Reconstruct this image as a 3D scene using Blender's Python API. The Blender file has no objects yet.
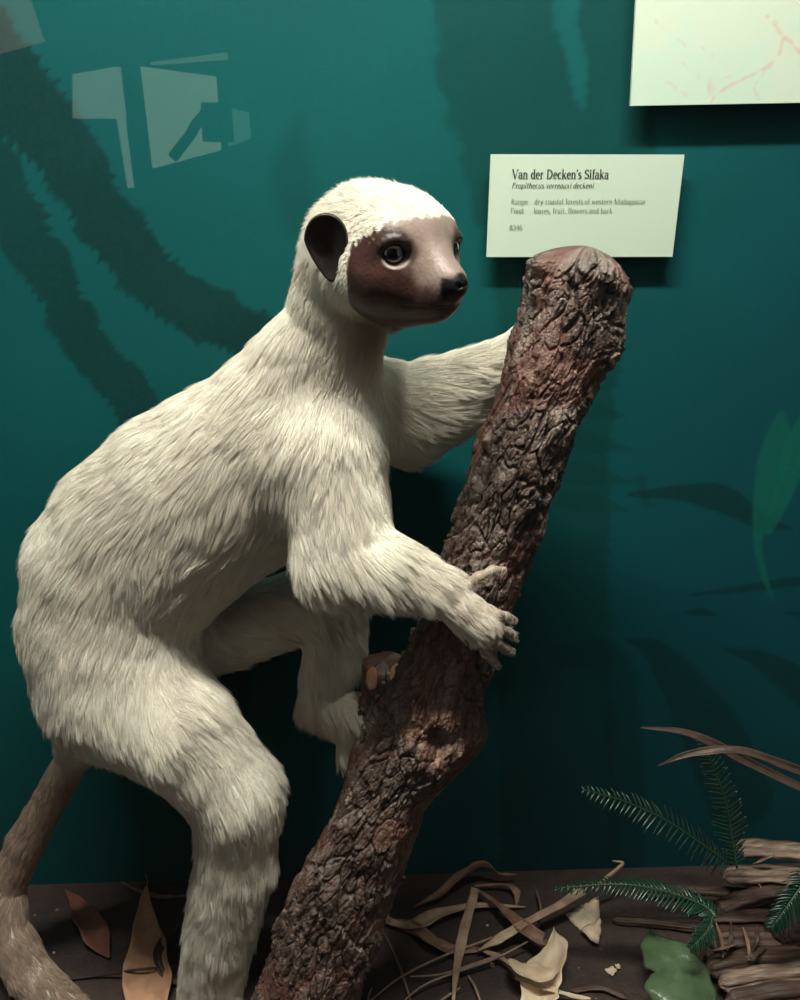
import bpy, bmesh, math, random
import numpy as np
from mathutils import Vector, Matrix, kdtree
random.seed(7); RNG = np.random.default_rng(7)
SC = bpy.context.scene; COL = SC.collection
R = math.radians

# ------------------------------------------------------------------ camera, world, light, exposure
H = 0.7474                                   # eye height above the case floor, metres
PITCH = 20.0; FPX = 900.0
cam_data = bpy.data.cameras.new('camera'); cam = bpy.data.objects.new('camera', cam_data); COL.objects.link(cam)
cam.location = (0, 0, H); cam.rotation_euler = (R(90 - PITCH), 0, 0)
cam_data.sensor_fit = 'VERTICAL'; cam_data.sensor_height = 36; cam_data.lens = 36 * FPX / 1000
cam_data.clip_start = 0.01
SC.camera = cam
SC.view_settings.view_transform = 'Standard'; SC.view_settings.look = 'None'
SC.view_settings.gamma = 1; SC.view_settings.use_curve_mapping = False
SC.view_settings.exposure = 0.0
w = bpy.data.worlds.new('world'); SC.world = w; w.use_nodes = True
w.node_tree.nodes['Background'].inputs[0].default_value = (1.0, 0.82, 0.74, 1)
w.node_tree.nodes['Background'].inputs[1].default_value = 0.48
def area(name, loc, size, sizey, power, color, rot):
    l = bpy.data.lights.new(name, 'AREA'); l.shape = 'RECTANGLE'; l.size = size; l.size_y = sizey
    l.energy = power; l.color = color
    o = bpy.data.objects.new(name, l); o.location = loc; o.rotation_euler = rot; COL.objects.link(o); return o
# the fluorescent tube along the top front edge of the case
area('case_tube_light', (-0.06, 0.375, 1.60), 0.80, 0.04, 26.5, (1.0, 0.985, 0.86), (R(10), 0, 0))

# ------------------------------------------------------------------ helpers
cP, sP = math.cos(R(PITCH)), math.sin(R(PITCH))
def ray(px, py):
    cx, cy = (px - 400) / FPX, (500 - py) / FPX
    return np.array([cx, cy * sP + cP, cy * cP - sP])
def P(px, py, Y):                             # the point at distance Y in front of the eye
    d = ray(px, py); t = Y / d[1]
    return np.array([d[0] * t, Y, H + d[2] * t])
def Sc(px, py, Y): return (Y / ray(px, py)[1]) / FPX   # metres per pixel there
def PF(px, py, z=0.0):                        # the point at height z above the floor
    d = ray(px, py); t = (z - H) / d[2]
    return np.array([d[0] * t, d[1] * t, z])
YAW = R(2.2); WD = 0.816
def PW(px, py, off=0.0):                      # the point on the back wall
    d = ray(px, py); k = math.tan(YAW); t = (WD - off) / (d[1] - k * d[0])
    return d * t + np.array([0, 0, H])

def tag(o, label=None, cat=None, group=None, kind=None):
    if label: o['label'] = label
    if cat: o['category'] = cat
    if group: o['group'] = group
    if kind: o['kind'] = kind
    return o
def empty(name, loc=(0, 0, 0)):
    o = bpy.data.objects.new(name, None); o.location = loc; o.empty_display_size = 0.02; COL.objects.link(o); return o
def link(name, me, mat, parent=None, smooth=True):
    if isinstance(me, bmesh.types.BMesh):
        b = me; me = bpy.data.meshes.new(name); b.to_mesh(me); b.free()
    me.name = name
    if mat is not None: me.materials.append(mat)
    if smooth: me.polygons.foreach_set('use_smooth', [True] * len(me.polygons))
    o = bpy.data.objects.new(name, me); COL.objects.link(o)
    if parent is not None:
        o.parent = parent; o.location = -parent.location
    return o
def mesh_of(V, F):
    me = bpy.data.meshes.new('m'); me.from_pydata(np.asarray(V).tolist(), [], np.asarray(F).tolist() if isinstance(F, np.ndarray) else F); me.update(); return me
def set_col(me, C):
    a = me.color_attributes.new('Col', 'FLOAT_COLOR', 'POINT')
    C = np.asarray(C, dtype=np.float32)
    if C.shape[1] == 3: C = np.hstack([C, np.ones((len(C), 1), np.float32)])
    a.data.foreach_set('color', C.ravel())
def mat(name, color=(.5, .5, .5), rough=.6, attr=None, noise=0, nscale=50, ncol=None, bump=0, bscale=200, spec=.5, emit=None, estr=0, sheen=0, coat=0, trans=0, stretch=None):
    m = bpy.data.materials.new(name); m.use_nodes = True; nt = m.node_tree; N = nt.nodes; L = nt.links
    b = N['Principled BSDF']; b.inputs['Roughness'].default_value = rough; b.inputs['Specular IOR Level'].default_value = spec
    b.inputs['Base Color'].default_value = (*color, 1); b.inputs['Coat Weight'].default_value = coat
    tc = N.new('ShaderNodeTexCoord'); vec = tc.outputs['Object']
    if stretch:
        mp = N.new('ShaderNodeMapping'); mp.inputs['Scale'].default_value = stretch; L.new(vec, mp.inputs[0]); vec = mp.outputs[0]
    src = None
    if attr:
        a = N.new('ShaderNodeAttribute'); a.attribute_name = attr; src = a.outputs['Color']
    if noise:
        n = N.new('ShaderNodeTexNoise'); n.inputs['Scale'].default_value = nscale; n.inputs['Detail'].default_value = 5; L.new(vec, n.inputs[0])
        rp = N.new('ShaderNodeMapRange'); rp.inputs[1].default_value = .35; rp.inputs[2].default_value = .65; rp.inputs[4].default_value = noise; L.new(n.outputs[0], rp.inputs[0])
        mx = N.new('ShaderNodeMix'); mx.data_type = 'RGBA'; L.new(rp.outputs[0], mx.inputs[0])
        if src: L.new(src, mx.inputs[6])
        else: mx.inputs[6].default_value = (*color, 1)
        mx.inputs[7].default_value = (*(ncol or (0, 0, 0)), 1); src = mx.outputs[2]
    if src: L.new(src, b.inputs['Base Color'])
    if bump:
        n = N.new('ShaderNodeTexNoise'); n.inputs['Scale'].default_value = bscale; n.inputs['Detail'].default_value = 6; L.new(vec, n.inputs[0])
        bp = N.new('ShaderNodeBump'); bp.inputs['Strength'].default_value = bump; bp.inputs['Distance'].default_value = .002; L.new(n.outputs[0], bp.inputs['Height']); L.new(bp.outputs[0], b.inputs['Normal'])
    if emit: b.inputs['Emission Color'].default_value = (*emit, 1); b.inputs['Emission Strength'].default_value = estr
    if trans:
        b.inputs['Transmission Weight'].default_value = trans
    return m

# numpy noise
def _h(ix, iy, iz, s=0):
    n = (ix.astype(np.int64) * 73856093) ^ (iy.astype(np.int64) * 19349663) ^ (iz.astype(np.int64) * 83492791) ^ (s * 2654435761)
    n = (n ^ (n >> 13)) & 0x7fffffff; n = (n * 1103515245 + 12345) & 0x7fffffff; n = (n ^ (n >> 11)) & 0x7fffffff
    n = (n * 1103515245 + 12345) & 0x7fffffff
    return ((n >> 8) & 0xffff) / 65535.0
def vnoise(p, s=0):
    i = np.floor(p).astype(np.int64); f = p - i; f = f * f * (3 - 2 * f); r = 0
    for dx in (0, 1):
        for dy in (0, 1):
            for dz in (0, 1):
                wgt = (f[:, 0] if dx else 1 - f[:, 0]) * (f[:, 1] if dy else 1 - f[:, 1]) * (f[:, 2] if dz else 1 - f[:, 2])
                r = r + wgt * _h(i[:, 0] + dx, i[:, 1] + dy, i[:, 2] + dz, s)
    return r
def fbm(p, o=4, s=0):
    r = 0; a = .5; t = 0
    for k in range(o): r = r + a * vnoise(p * 2 ** k, s + k); t += a; a *= .5
    return r / t
def voro(p, s=0):
    i = np.floor(p).astype(np.int64); d1 = np.full(len(p), 9.); d2 = d1.copy(); idr = np.zeros(len(p))
    for dx in (-1, 0, 1):
        for dy in (-1, 0, 1):
            for dz in (-1, 0, 1):
                c = i + [dx, dy, dz]
                q = c + np.stack([_h(c[:, 0], c[:, 1], c[:, 2], s + k) for k in (1, 2, 3)], 1)
                d = np.linalg.norm(q - p, axis=1); r = _h(c[:, 0], c[:, 1], c[:, 2], s + 9)
                m = d < d1; d2 = np.where(m, d1, np.minimum(d2, d)); idr = np.where(m, r, idr); d1 = np.where(m, d, d1)
    return d1, d2, idr
def sstep(a, b, x): t = np.clip((x - a) / (b - a), 0, 1); return t * t * (3 - 2 * t)
def spline(pts, n):
    pts = np.array(pts, float); m = len(pts); ext = np.vstack([2 * pts[0] - pts[1], pts, 2 * pts[-1] - pts[-2]])
    t = np.linspace(0, m - 1 - 1e-9, n); i = np.floor(t).astype(int); f = (t - i)[:, None]
    a, b, c, d = ext[i], ext[i + 1], ext[i + 2], ext[i + 3]
    return .5 * ((2 * b) + (-a + c) * f + (2 * a - 5 * b + 4 * c - d) * f ** 2 + (-a + 3 * b - 3 * c + d) * f ** 3)

# ------------------------------------------------------------------ case: floor, walls, ceiling, glass
def box_me(x0, x1, y0, y1, z0, z1):
    b = bmesh.new(); bmesh.ops.create_cube(b, size=1)
    for v in b.verts: v.co = Vector(((x0 + x1) / 2 + v.co.x * (x1 - x0), (y0 + y1) / 2 + v.co.y * (y1 - y0), (z0 + z1) / 2 + v.co.z * (z1 - z0)))
    return b
WX, WZ = 0.75, 1.70
# back wall with its painted mural (paint colours are stored on the mesh, laid out in wall coordinates)
WN = np.array([math.sin(YAW) * -1, math.cos(YAW), 0])        # into the wall
WT = np.array([math.cos(YAW), math.sin(YAW), 0])             # along the wall, to the right
def w2(px, py):
    p = PW(px, py); return np.array([p @ WT - np.array([0, WD, 0]) @ WT, p[2]])
STEP = 0.0018
gx = np.arange(-WX, WX, STEP); gz = np.concatenate([np.arange(0, .95, STEP), np.linspace(.95, WZ, 30)])
GX, GZ = np.meshgrid(gx, gz); U = np.stack([GX.ravel(), GZ.ravel()], 1)
def n2(s, sc, o=4): return fbm(np.stack([U[:, 0] * sc, U[:, 1] * sc, np.full(len(U), s * 7.3)], 1), o, s)
base = np.array([.004, .083, .086])
C = np.tile(base, (len(U), 1))
C = C * (0.86 + .28 * n2(1, 9)[:, None])
blue = np.array([.006, .058, .086]); kb = sstep(.05, .45, U[:, 0] + (.55 - U[:, 1]) * .5)[:, None] * .6
C = C * (1 - kb) + blue * kb
def paint(poly, wid, col, op=1, ser=0, sfreq=90, soft=.003, sd=0):
    """a painted stem: polyline in photo pixels, width in pixels at each point"""
    global C
    pts = np.array([list(w2(a, b)) + [ww * .00092 / 2] for (a, b), ww in zip(poly, wid)])
    pts = spline(pts, 40); best = np.full(len(U), 9.); arc = 0
    saw_n = n2(20 + sd, 60, 2)
    for a, b in zip(pts[:-1], pts[1:]):
        ab = b[:2] - a[:2]; L = np.linalg.norm(ab) + 1e-9
        lo = np.minimum(a[:2], b[:2]) - .12; hi = np.maximum(a[:2], b[:2]) + .12
        m = np.where((U > lo).all(1) & (U < hi).all(1))[0]
        if not len(m): arc += L; continue
        q = U[m] - a[:2]; t = np.clip(q @ ab / L ** 2, 0, 1)
        dist = np.linalg.norm(q - t[:, None] * ab, axis=1)
        side = np.sign(q[:, 0] * ab[1] - q[:, 1] * ab[0])
        wd = a[2] + (b[2] - a[2]) * t
        s = (arc + t * L) * sfreq + side * .37
        saw = (s - np.floor(s)) - .5
        wd = wd * (1 + .12 * (saw_n[m] - .5)) + ser * saw + ser * (saw_n[m] - .5)
        best[m] = np.minimum(best[m], dist - wd); arc += L
    k = (op * (1 - sstep(-soft, soft, best)))[:, None]
    C = C * (1 - k) + np.array(col) * k * (.85 + .3 * n2(30 + sd, 25, 3)[:, None])
dk = (.003, .040, .035); dk2 = (.004, .030, .029)
paint([(553, -80), (553, 60), (561, 200), (562, 330), (555, 500), (556, 700), (560, 900)], [215, 200, 160, 120, 112, 130, 150], dk, .62, .006, 70, .004, 1)
paint([(572, -30), (566, 20), (577, 60), (580, 105)], [17, 18, 15, 7], (.006, .10, .105), .8, .006, 90, .003, 2)
paint([(-40, 40), (20, 100), (75, 170), (130, 255), (200, 310), (260, 345), (330, 420)], [84, 72, 54, 52, 48, 50, 54], dk2, .9, .010, 105, .003, 3)
paint([(-40, 130), (10, 200), (50, 275), (85, 340), (120, 385), (170, 460)], [54, 48, 38, 38, 42, 44], dk2, .8, .010, 105, .003, 4)
paint([(215, 560), (225, 680), (232, 800), (240, 880)], [62, 52, 50, 60], dk, .65, .006, 70, .004, 5)
paint([(300, 120), (292, 170), (296, 205), (305, 240)], [6, 34, 38, 6], dk, .4, 0, 70, .010, 6)
paint([(628, 494), (680, 492), (720, 498), (760, 520), (790, 528)], [4, 18, 30, 16, 3], dk2, .75, 0, 70, .002, 7)
paint([(690, 594), (740, 588), (800, 580), (850, 575)], [3, 9, 12, 14], dk2, .65, 0, 70, .002, 8)
paint([(640, 478), (646, 500), (655, 505)], [12, 8, 3], dk2, .4, 0, 70, .003, 8)
paint([(684, 612), (700, 611), (716, 614)], [3, 9, 3], dk2, .7, 0, 70, .002, 9)
paint([(785, 612), (800, 613), (830, 616)], [3, 7, 8], dk2, .6, 0, 70, .002, 9)
paint([(625, 638), (655, 650), (685, 690), (715, 740), (740, 800)], [4, 26, 52, 74, 80], dk2, .6, 0, 70, .003, 10)
paint([(725, 648), (760, 658), (800, 685), (850, 720)], [4, 22, 40, 46], dk2, .65, 0, 70, .003, 11)
paint([(560, 655), (610, 660), (622, 720), (625, 800), (625, 880)], [30, 40, 44, 44, 44], dk2, .45, 0, 70, .005, 12)
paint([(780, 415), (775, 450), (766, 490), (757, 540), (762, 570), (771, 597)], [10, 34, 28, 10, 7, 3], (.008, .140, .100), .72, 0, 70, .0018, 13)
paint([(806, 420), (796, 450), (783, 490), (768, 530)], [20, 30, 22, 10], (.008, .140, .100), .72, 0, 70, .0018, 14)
for k, (a, b) in enumerate([(598, 412), (604, 445), (606, 478), (600, 505)]):
    paint([(560, b - 6), (585, b - 4), (a + 26, b + 4)], [20, 24, 3], dk, .5, 0, 70, .002, 15)
verts = np.array([0, WD, 0]) + U[:, :1] * WT + np.stack([0 * U[:, 1], 0 * U[:, 1], U[:, 1]], 1)
nx, nz = len(gx), len(gz)
I = np.arange(nx * nz).reshape(nz, nx)
Fq = np.stack([I[:-1, :-1], I[:-1, 1:], I[1:, 1:], I[1:, :-1]], -1).reshape(-1, 4)
me = bpy.data.meshes.new('wall_back'); me.vertices.add(len(verts)); me.vertices.foreach_set('co', verts.ravel())
me.loops.add(Fq.size); me.loops.foreach_set('vertex_index', Fq.ravel().astype(np.int32)); me.polygons.add(len(Fq)); me.polygons.foreach_set('loop_start', np.arange(0, Fq.size, 4, dtype=np.int32)); me.update(calc_edges=True)
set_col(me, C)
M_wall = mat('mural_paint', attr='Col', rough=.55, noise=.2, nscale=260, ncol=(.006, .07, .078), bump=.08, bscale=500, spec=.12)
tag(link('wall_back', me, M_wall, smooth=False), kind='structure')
M_side = mat('teal_side_paint', (.008, .06, .062), .7, spec=.2)
M_floor = mat('brown_floor_board', (.052, .034, .030), .62, noise=.6, nscale=60, ncol=(.030, .019, .017), bump=.5, bscale=260, spec=.35)
tag(link('floor', box_me(-WX, WX, .30, .86, -.02, 0), M_floor, smooth=False), kind='structure')
tag(link('wall_left', box_me(-WX - .02, -WX, .30, .84, 0, WZ), M_side, smooth=False), kind='structure')
tag(link('wall_right', box_me(WX, WX + .02, .30, .86, 0, WZ), M_side, smooth=False), kind='structure')
tag(link('ceiling', box_me(-WX, WX, .30, .86, WZ, WZ + .02), mat('case_ceiling_paint', (.25, .27, .25), .7), smooth=False), kind='structure')
mg = bpy.data.materials.new('case_glass'); mg.use_nodes = True; nt = mg.node_tree; nt.nodes.remove(nt.nodes['Principled BSDF'])
g = nt.nodes.new('ShaderNodeBsdfGlass'); g.inputs['Roughness'].default_value = 0; g.inputs['IOR'].default_value = 1.5
nt.links.new(g.outputs[0], nt.nodes['Material Output'].inputs[0])
GY = 0.34
tag(link('window_1', box_me(-WX, WX, GY, GY + .006, 0.0, WZ), mg, smooth=False), kind='structure')

# gallery behind the visitor, seen only as a faint reflection in the glass
M_dark = mat('gallery_wall_paint', (.02, .018, .016), .8)
tag(link('wall_gallery', box_me(-2.5, 2.5, -2.3, -2.25, -.9, 2.2), M_dark, smooth=False), kind='structure')
tag(link('floor_gallery', box_me(-2.5, 2.5, -2.3, .28, -.92, -.90), M_dark, smooth=False), kind='structure')
tag(link('wall_case_plinth', box_me(-2.5, 2.5, .28, .33, -.90, -.02), M_dark, smooth=False), kind='structure')
def gal(px, py, y): q = P(px, py, 2 * GY - y); return [q[0], y, q[2]]
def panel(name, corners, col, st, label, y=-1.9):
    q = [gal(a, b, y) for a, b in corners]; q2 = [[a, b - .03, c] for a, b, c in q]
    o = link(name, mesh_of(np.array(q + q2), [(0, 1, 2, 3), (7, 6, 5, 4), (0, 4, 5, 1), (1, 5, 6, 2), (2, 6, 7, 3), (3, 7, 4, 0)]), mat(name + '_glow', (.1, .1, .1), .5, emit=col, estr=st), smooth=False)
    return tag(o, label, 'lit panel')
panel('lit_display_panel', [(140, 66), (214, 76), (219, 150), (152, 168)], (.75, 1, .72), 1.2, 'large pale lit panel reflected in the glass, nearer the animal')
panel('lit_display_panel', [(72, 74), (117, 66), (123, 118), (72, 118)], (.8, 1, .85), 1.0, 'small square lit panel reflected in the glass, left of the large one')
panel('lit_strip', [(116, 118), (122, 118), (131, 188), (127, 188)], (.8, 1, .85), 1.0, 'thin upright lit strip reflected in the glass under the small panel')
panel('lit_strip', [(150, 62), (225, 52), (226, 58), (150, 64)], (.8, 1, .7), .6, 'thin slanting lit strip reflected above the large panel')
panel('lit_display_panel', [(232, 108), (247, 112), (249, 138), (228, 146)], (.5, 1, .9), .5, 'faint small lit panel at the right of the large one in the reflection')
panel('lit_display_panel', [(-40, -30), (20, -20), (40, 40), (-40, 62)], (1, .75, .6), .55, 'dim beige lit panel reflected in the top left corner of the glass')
bm = bmesh.new()
pts = [gal(a, b, -1.85) for a, b in [(205, 104), (231, 104), (234, 142), (207, 142)]]
pts2 = [[a, b + .06, c] for a, b, c in pts]
me = mesh_of(np.array(pts + pts2), [(0, 1, 2, 3), (7, 6, 5, 4), (0, 4, 5, 1), (1, 5, 6, 2), (2, 6, 7, 3), (3, 7, 4, 0)])
monitor = empty('gallery_kiosk', gal(215, 142, -1.83)); tag(monitor, 'dark kiosk box with a bent arm reflected in front of the large lit panel', 'kiosk')
link('box', me, M_dark, monitor, smooth=False)
def tube_me(pts, rad, n=8, cap=True):
    pts = np.array(pts, float); rad = np.full(len(pts), rad) if np.isscalar(rad) else np.array(rad, float)
    T = np.gradient(pts, axis=0); T /= np.linalg.norm(T, axis=1)[:, None] + 1e-12
    ref = np.array([0, 0, 1.]) if abs(T[0][2]) < .9 else np.array([1., 0, 0])
    V = []; A = np.cross(T[0], ref); A /= np.linalg.norm(A)
    for p, t, r in zip(pts, T, rad):
        A = A - t * (A @ t); A /= np.linalg.norm(A) + 1e-12; B = np.cross(t, A)
        for k in range(n): a = 2 * math.pi * k / n; V.append(p + r * (math.cos(a) * A + math.sin(a) * B))
    F = [(i * n + k, i * n + (k + 1) % n, (i + 1) * n + (k + 1) % n, (i + 1) * n + k) for i in range(len(pts) - 1) for k in range(n)]
    if cap: F += [tuple(range(n))[::-1], tuple((len(pts) - 1) * n + k for k in range(n))]
    return V, F
V, F = tube_me([gal(a, b, -1.84) for a, b in [(207, 112), (195, 125), (190, 135), (178, 150), (172, 158)]], .014)
link('arm', mesh_of(V, F), M_dark, monitor)

# ------------------------------------------------------------------ signed-distance modelling
class Field:
    def __init__(s): s.pr = []
    def cone(s, a, b, ra, rb, k=.012, ys=1.0, op='u'):
        s.pr.append(('c', np.array(a, float), np.array(b, float), ra, rb, k, ys, op))
    def poly(s, q, k, ys):                    # a limb: one tapered run through all its joints
        s.pr.append(('p', [(np.array(a, float), r_) for a, r_ in q], None, None, None, k, ys, 'u'))
    def ell(s, c, M, r, k=.008, op='u'):      # ellipsoid, M rows = axes
        s.pr.append(('e', np.array(c, float), np.array(M, float), np.array(r, float), None, k, 1, op))
    def torus(s, c, ax, R_, r_, k=.003, op='u'):
        ax = np.array(ax, float); s.pr.append(('t', np.array(c, float), ax / np.linalg.norm(ax), R_, r_, k, 1, op))
    def d(s, pr, X):
        if pr[0] == 'p':
            best = None
            for (a, ra), (b, rb) in zip(pr[1][:-1], pr[1][1:]):
                e = s.d(('c', a, b, ra, rb, 0, pr[6], 'u'), X)
                if best is None: best = e
                else: k = .0015; h = np.maximum(k - np.abs(best - e), 0) / k; best = np.minimum(best, e) - h * h * k / 4
            return best
        if pr[0] == 'c':
            _, a, b, ra, rb, k, ys, op = pr
            if ys != 1: X = X * [1, 1 / ys, 1]; a = a * [1, 1 / ys, 1]; b = b * [1, 1 / ys, 1]
            ab = b - a; L2 = ab @ ab + 1e-12; q = X - a; dr = ra - rb; a2 = L2 - dr * dr
            if a2 <= 1e-9: return np.linalg.norm(X - (a if ra > rb else b), axis=1) - max(ra, rb)
            y = q @ ab; z = y - L2; x2 = ((q * L2 - ab * y[:, None]) ** 2).sum(1); y2 = y * y * L2; z2 = z * z * L2; kk = np.sign(dr) * dr * dr * x2
            side = (np.sqrt(x2 * a2 / L2) + y * dr) / L2 - ra
            return np.where(np.sign(z) * a2 * z2 > kk, np.sqrt(x2 + z2) / L2 - rb, np.where(np.sign(y) * a2 * y2 < kk, np.sqrt(x2 + y2) / L2 - ra, side))
        if pr[0] == 'e':
            _, c, M, r, _, k, _, op = pr
            q = (X - c) @ M.T; k0 = np.linalg.norm(q / r, axis=1); k1 = np.linalg.norm(q / r ** 2, axis=1) + 1e-9
            return k0 * (k0 - 1) / k1
        _, c, ax, R_, r_, k, _, op = pr
        q = X - c; h = q @ ax; rr = np.linalg.norm(q - h[:, None] * ax, axis=1) - R_
        return np.sqrt(rr ** 2 + h ** 2) - r_
    def bbox(s, pr):
        m = pr[5] + .012
        if pr[0] == 'p':
            A = np.array([a for a, _ in pr[1]]); r = max(r_ for _, r_ in pr[1]); return A.min(0) - r - m, A.max(0) + r + m
        if pr[0] == 'c': r = max(pr[3], pr[4]); return np.minimum(pr[1], pr[2]) - r - m, np.maximum(pr[1], pr[2]) + r + m
        if pr[0] == 'e': r = max(pr[3]); return pr[1] - r - m, pr[1] + r + m
        r = pr[3] + pr[4]; return pr[1] - r - m, pr[1] + r + m
    def comb(s, F, D, k, op):
        if op == 'u': h = np.maximum(k - np.abs(F - D), 0) / k; return np.minimum(F, D) - h * h * k / 4
        D = -D; h = np.maximum(k - np.abs(F - D), 0) / k; return np.maximum(F, D) + h * h * k / 4
    def ev(s, X):
        F = np.full(len(X), .1)
        for pr in s.pr:
            lo, hi = s.bbox(pr); m = np.where((X > lo).all(1) & (X < hi).all(1))[0]
            if len(m): F[m] = s.comb(F[m], s.d(pr, X[m]), pr[5], pr[7])
        return F
    def grad(s, X, e=.0004):
        G = np.stack([s.ev(X + v) - s.ev(X - v) for v in np.eye(3) * e], 1)
        return G / (np.linalg.norm(G, axis=1)[:, None] + 1e-12)
    def project(s, X, n=3):
        for _ in range(n):
            X = X - np.clip(s.ev(X), -.003, .003)[:, None] * s.grad(X) * .9
        return X
    def mesh(s, lo, hi, h):
        lo = np.array(lo); n = np.ceil((np.array(hi) - lo) / h).astype(int) + 1
        F = np.full(n, .1, np.float32)
        for pr in s.pr:
            a, b = s.bbox(pr); i0 = np.maximum(((a - lo) / h).astype(int), 0); i1 = np.minimum(((b - lo) / h).astype(int) + 2, n)
            if (i1 <= i0).any(): continue
            g = [lo[k] + h * np.arange(i0[k], i1[k]) for k in range(3)]
            X = np.stack(np.meshgrid(*g, indexing='ij'), -1).reshape(-1, 3)
            sl = tuple(slice(i0[k], i1[k]) for k in range(3)); sub = F[sl]
            F[sl] = s.comb(sub.ravel(), s.d(pr, X), pr[5], pr[7]).reshape(sub.shape)
        S = F < 0
        cnt = sum(S[dx:n[0] - 1 + dx, dy:n[1] - 1 + dy, dz:n[2] - 1 + dz].astype(np.int8) for dx in (0, 1) for dy in (0, 1) for dz in (0, 1))
        act = (cnt > 0) & (cnt < 8); idx = np.argwhere(act); lut = np.full(act.shape, -1, np.int32); lut[act] = np.arange(len(idx))
        cor = [(dx, dy, dz) for dx in (0, 1) for dy in (0, 1) for dz in (0, 1)]
        val = np.stack([F[idx[:, 0] + c[0], idx[:, 1] + c[1], idx[:, 2] + c[2]] for c in cor], 1)
        acc = np.zeros((len(idx), 3)); wn = np.zeros(len(idx))
        for i in range(8):
            for j in range(i + 1, 8):
                if sum(abs(cor[i][k] - cor[j][k]) for k in range(3)) != 1: continue
                m = (val[:, i] < 0) != (val[:, j] < 0); t = val[m, i] / (val[m, i] - val[m, j])
                acc[m] += np.array(cor[i]) + t[:, None] * (np.array(cor[j]) - np.array(cor[i])); wn[m] += 1
        V = lo + h * (idx + acc / wn[:, None]); Q = []
        for ax in range(3):
            o1, o2 = [(1, 2), (2, 0), (0, 1)][ax]
            A = np.take(S, range(n[ax] - 1), ax); B = np.take(S, range(1, n[ax]), ax)
            e = np.argwhere(A != B); e = e[(e[:, o1] > 0) & (e[:, o2] > 0) & (e[:, o1] < n[o1] - 1) & (e[:, o2] < n[o2] - 1)]
            ins = A[e[:, 0], e[:, 1], e[:, 2]]
            def c(d1, d2): q = e.copy(); q[:, o1] -= d1; q[:, o2] -= d2; return lut[q[:, 0], q[:, 1], q[:, 2]]
            q = np.stack([c(1, 1), c(0, 1), c(0, 0), c(1, 0)], 1); q[~ins] = q[~ins][:, ::-1]; Q.append(q)
        return V, np.vstack(Q)

# ------------------------------------------------------------------ the sifaka
FUR = 6                                        # pixels of fur between skin and outline
B = Field(); FLOW = []
def chain(pts, k=.014, ys=1.0, flow=True, fur=8):
    """pts: (px, py, Y, radius in px)"""
    q = [(P(a, b, c), (r - fur) * Sc(a, b, c)) for a, b, c, r in pts]
    B.poly(q, k, ys)
    for (p0, r0), (p1, r1) in zip(q[:-1], q[1:]):
        if flow: FLOW.append((p0, p1, r0, r1))
    return q
# trunk
chain([(343, 284, .668, 55), (334, 328, .676, 60), (306, 400, .690, 86), (278, 452, .695, 106), (195, 502, .700, 108), (150, 540, .701, 108), (124, 572, .700, 104), (107, 622, .690, 93), (112, 668, .685, 79)], .03, .78, fur=12)
# near hind leg
chain([(122, 688, .680, 68), (180, 728, .657, 62), (233, 786, .648, 50), (238, 800, .648, 46)], .05, flow=False)
FLOW.append((P(170, 718, .655), P(236, 792, .648), .040, .034))
chain([(236, 792, .648, 48), (237, 855, .648, 46), (222, 925, .648, 42), (212, 985, .648, 36)], .016)
# far hind leg
chain([(120, 640, .735, 66), (220, 632, .742, 44), (318, 598, .742, 40)], .02)
chain([(330, 596, .742, 44), (334, 650, .738, 38), (322, 700, .728, 28), (372, 716, .705, 24)], .014)
chain([(322, 702, .728, 26), (349, 730, .712, 22), (350, 762, .705, 16)], .012)
# near arm
chain([(328, 455, .652, 60), (340, 518, .634, 55), (338, 560, .622, 43)], .03)
chain([(334, 560, .622, 43), (385, 568, .612, 44), (430, 585, .606, 33), (462, 606, .600, 24)], .018)
# far arm
chain([(352, 402, .735, 56), (400, 414, .742, 57), (450, 397, .740, 48), (498, 368, .728, 34), (520, 350, .722, 26)], .028)
# tail
chain([(96, 700, .705, 44), (74, 755, .706, 23), (54, 792, .702, 23), (28, 838, .695, 25), (9, 882, .688, 25), (8, 925, .672, 27), (30, 970, .655, 28), (66, 1012, .636, 30), (110, 1060, .612, 26)], .014)
FING = []
def digit(pts, r, flow=False, k=.003, last=.72):
    n = len(pts)
    for i in range(n - 1):
        f0, f1 = 1 - (1 - last) * i / (n - 1), 1 - (1 - last) * (i + 1) / (n - 1)
        B.cone(pts[i], pts[i + 1], r * f0, r * f1, k)
    FING.append(np.array(pts))
mm = .001
# near hand clasping the log
wr = P(462, 606, .600); pal = P(484, 622, .596)
B.cone(wr, pal, .013, .0115, .008); B.cone(pal, P(482, 634, .597), .0105, .0095, .008)
digit([P(484, 612, .594), P(497, 613, .595), P(506, 615, .602), P(514, 619, .616)], .0040, k=.002)
digit([P(486, 622, .593), P(498, 627, .594), P(508, 631, .602), P(514, 635, .616)], .0044, k=.002)
digit([P(486, 632, .593), P(496, 641, .595), P(505, 647, .603), P(511, 651, .616)], .0044, k=.002)
digit([P(480, 638, .594), P(485, 650, .597), P(492, 659, .605), P(498, 665, .616)], .0038, k=.002)
digit([P(456, 598, .598), P(464, 586, .602), P(478, 576, .603), P(492, 569, .608), P(504, 568, .612)], .0036, k=.006, last=.6)
# far hand behind the log
fp = P(538, 342, .722); B.cone(P(520, 350, .722), fp, .014, .012, .008)
digit([fp, P(556, 336, .722), P(574, 334, .716), P(588, 336, .706)], .0045)
digit([fp, P(554, 346, .722), P(570, 348, .718), P(584, 350, .706)], .0048)
digit([P(536, 350, .722), P(550, 358, .722), P(566, 362, .716), P(578, 366, .704)], .0048)
digit([P(534, 356, .720), P(546, 370, .720), P(560, 376, .714), P(570, 380, .704)], .0044)
digit([P(530, 338, .722), P(536, 320, .720), P(548, 310, .718), P(562, 306, .712)], .0046)
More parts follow.
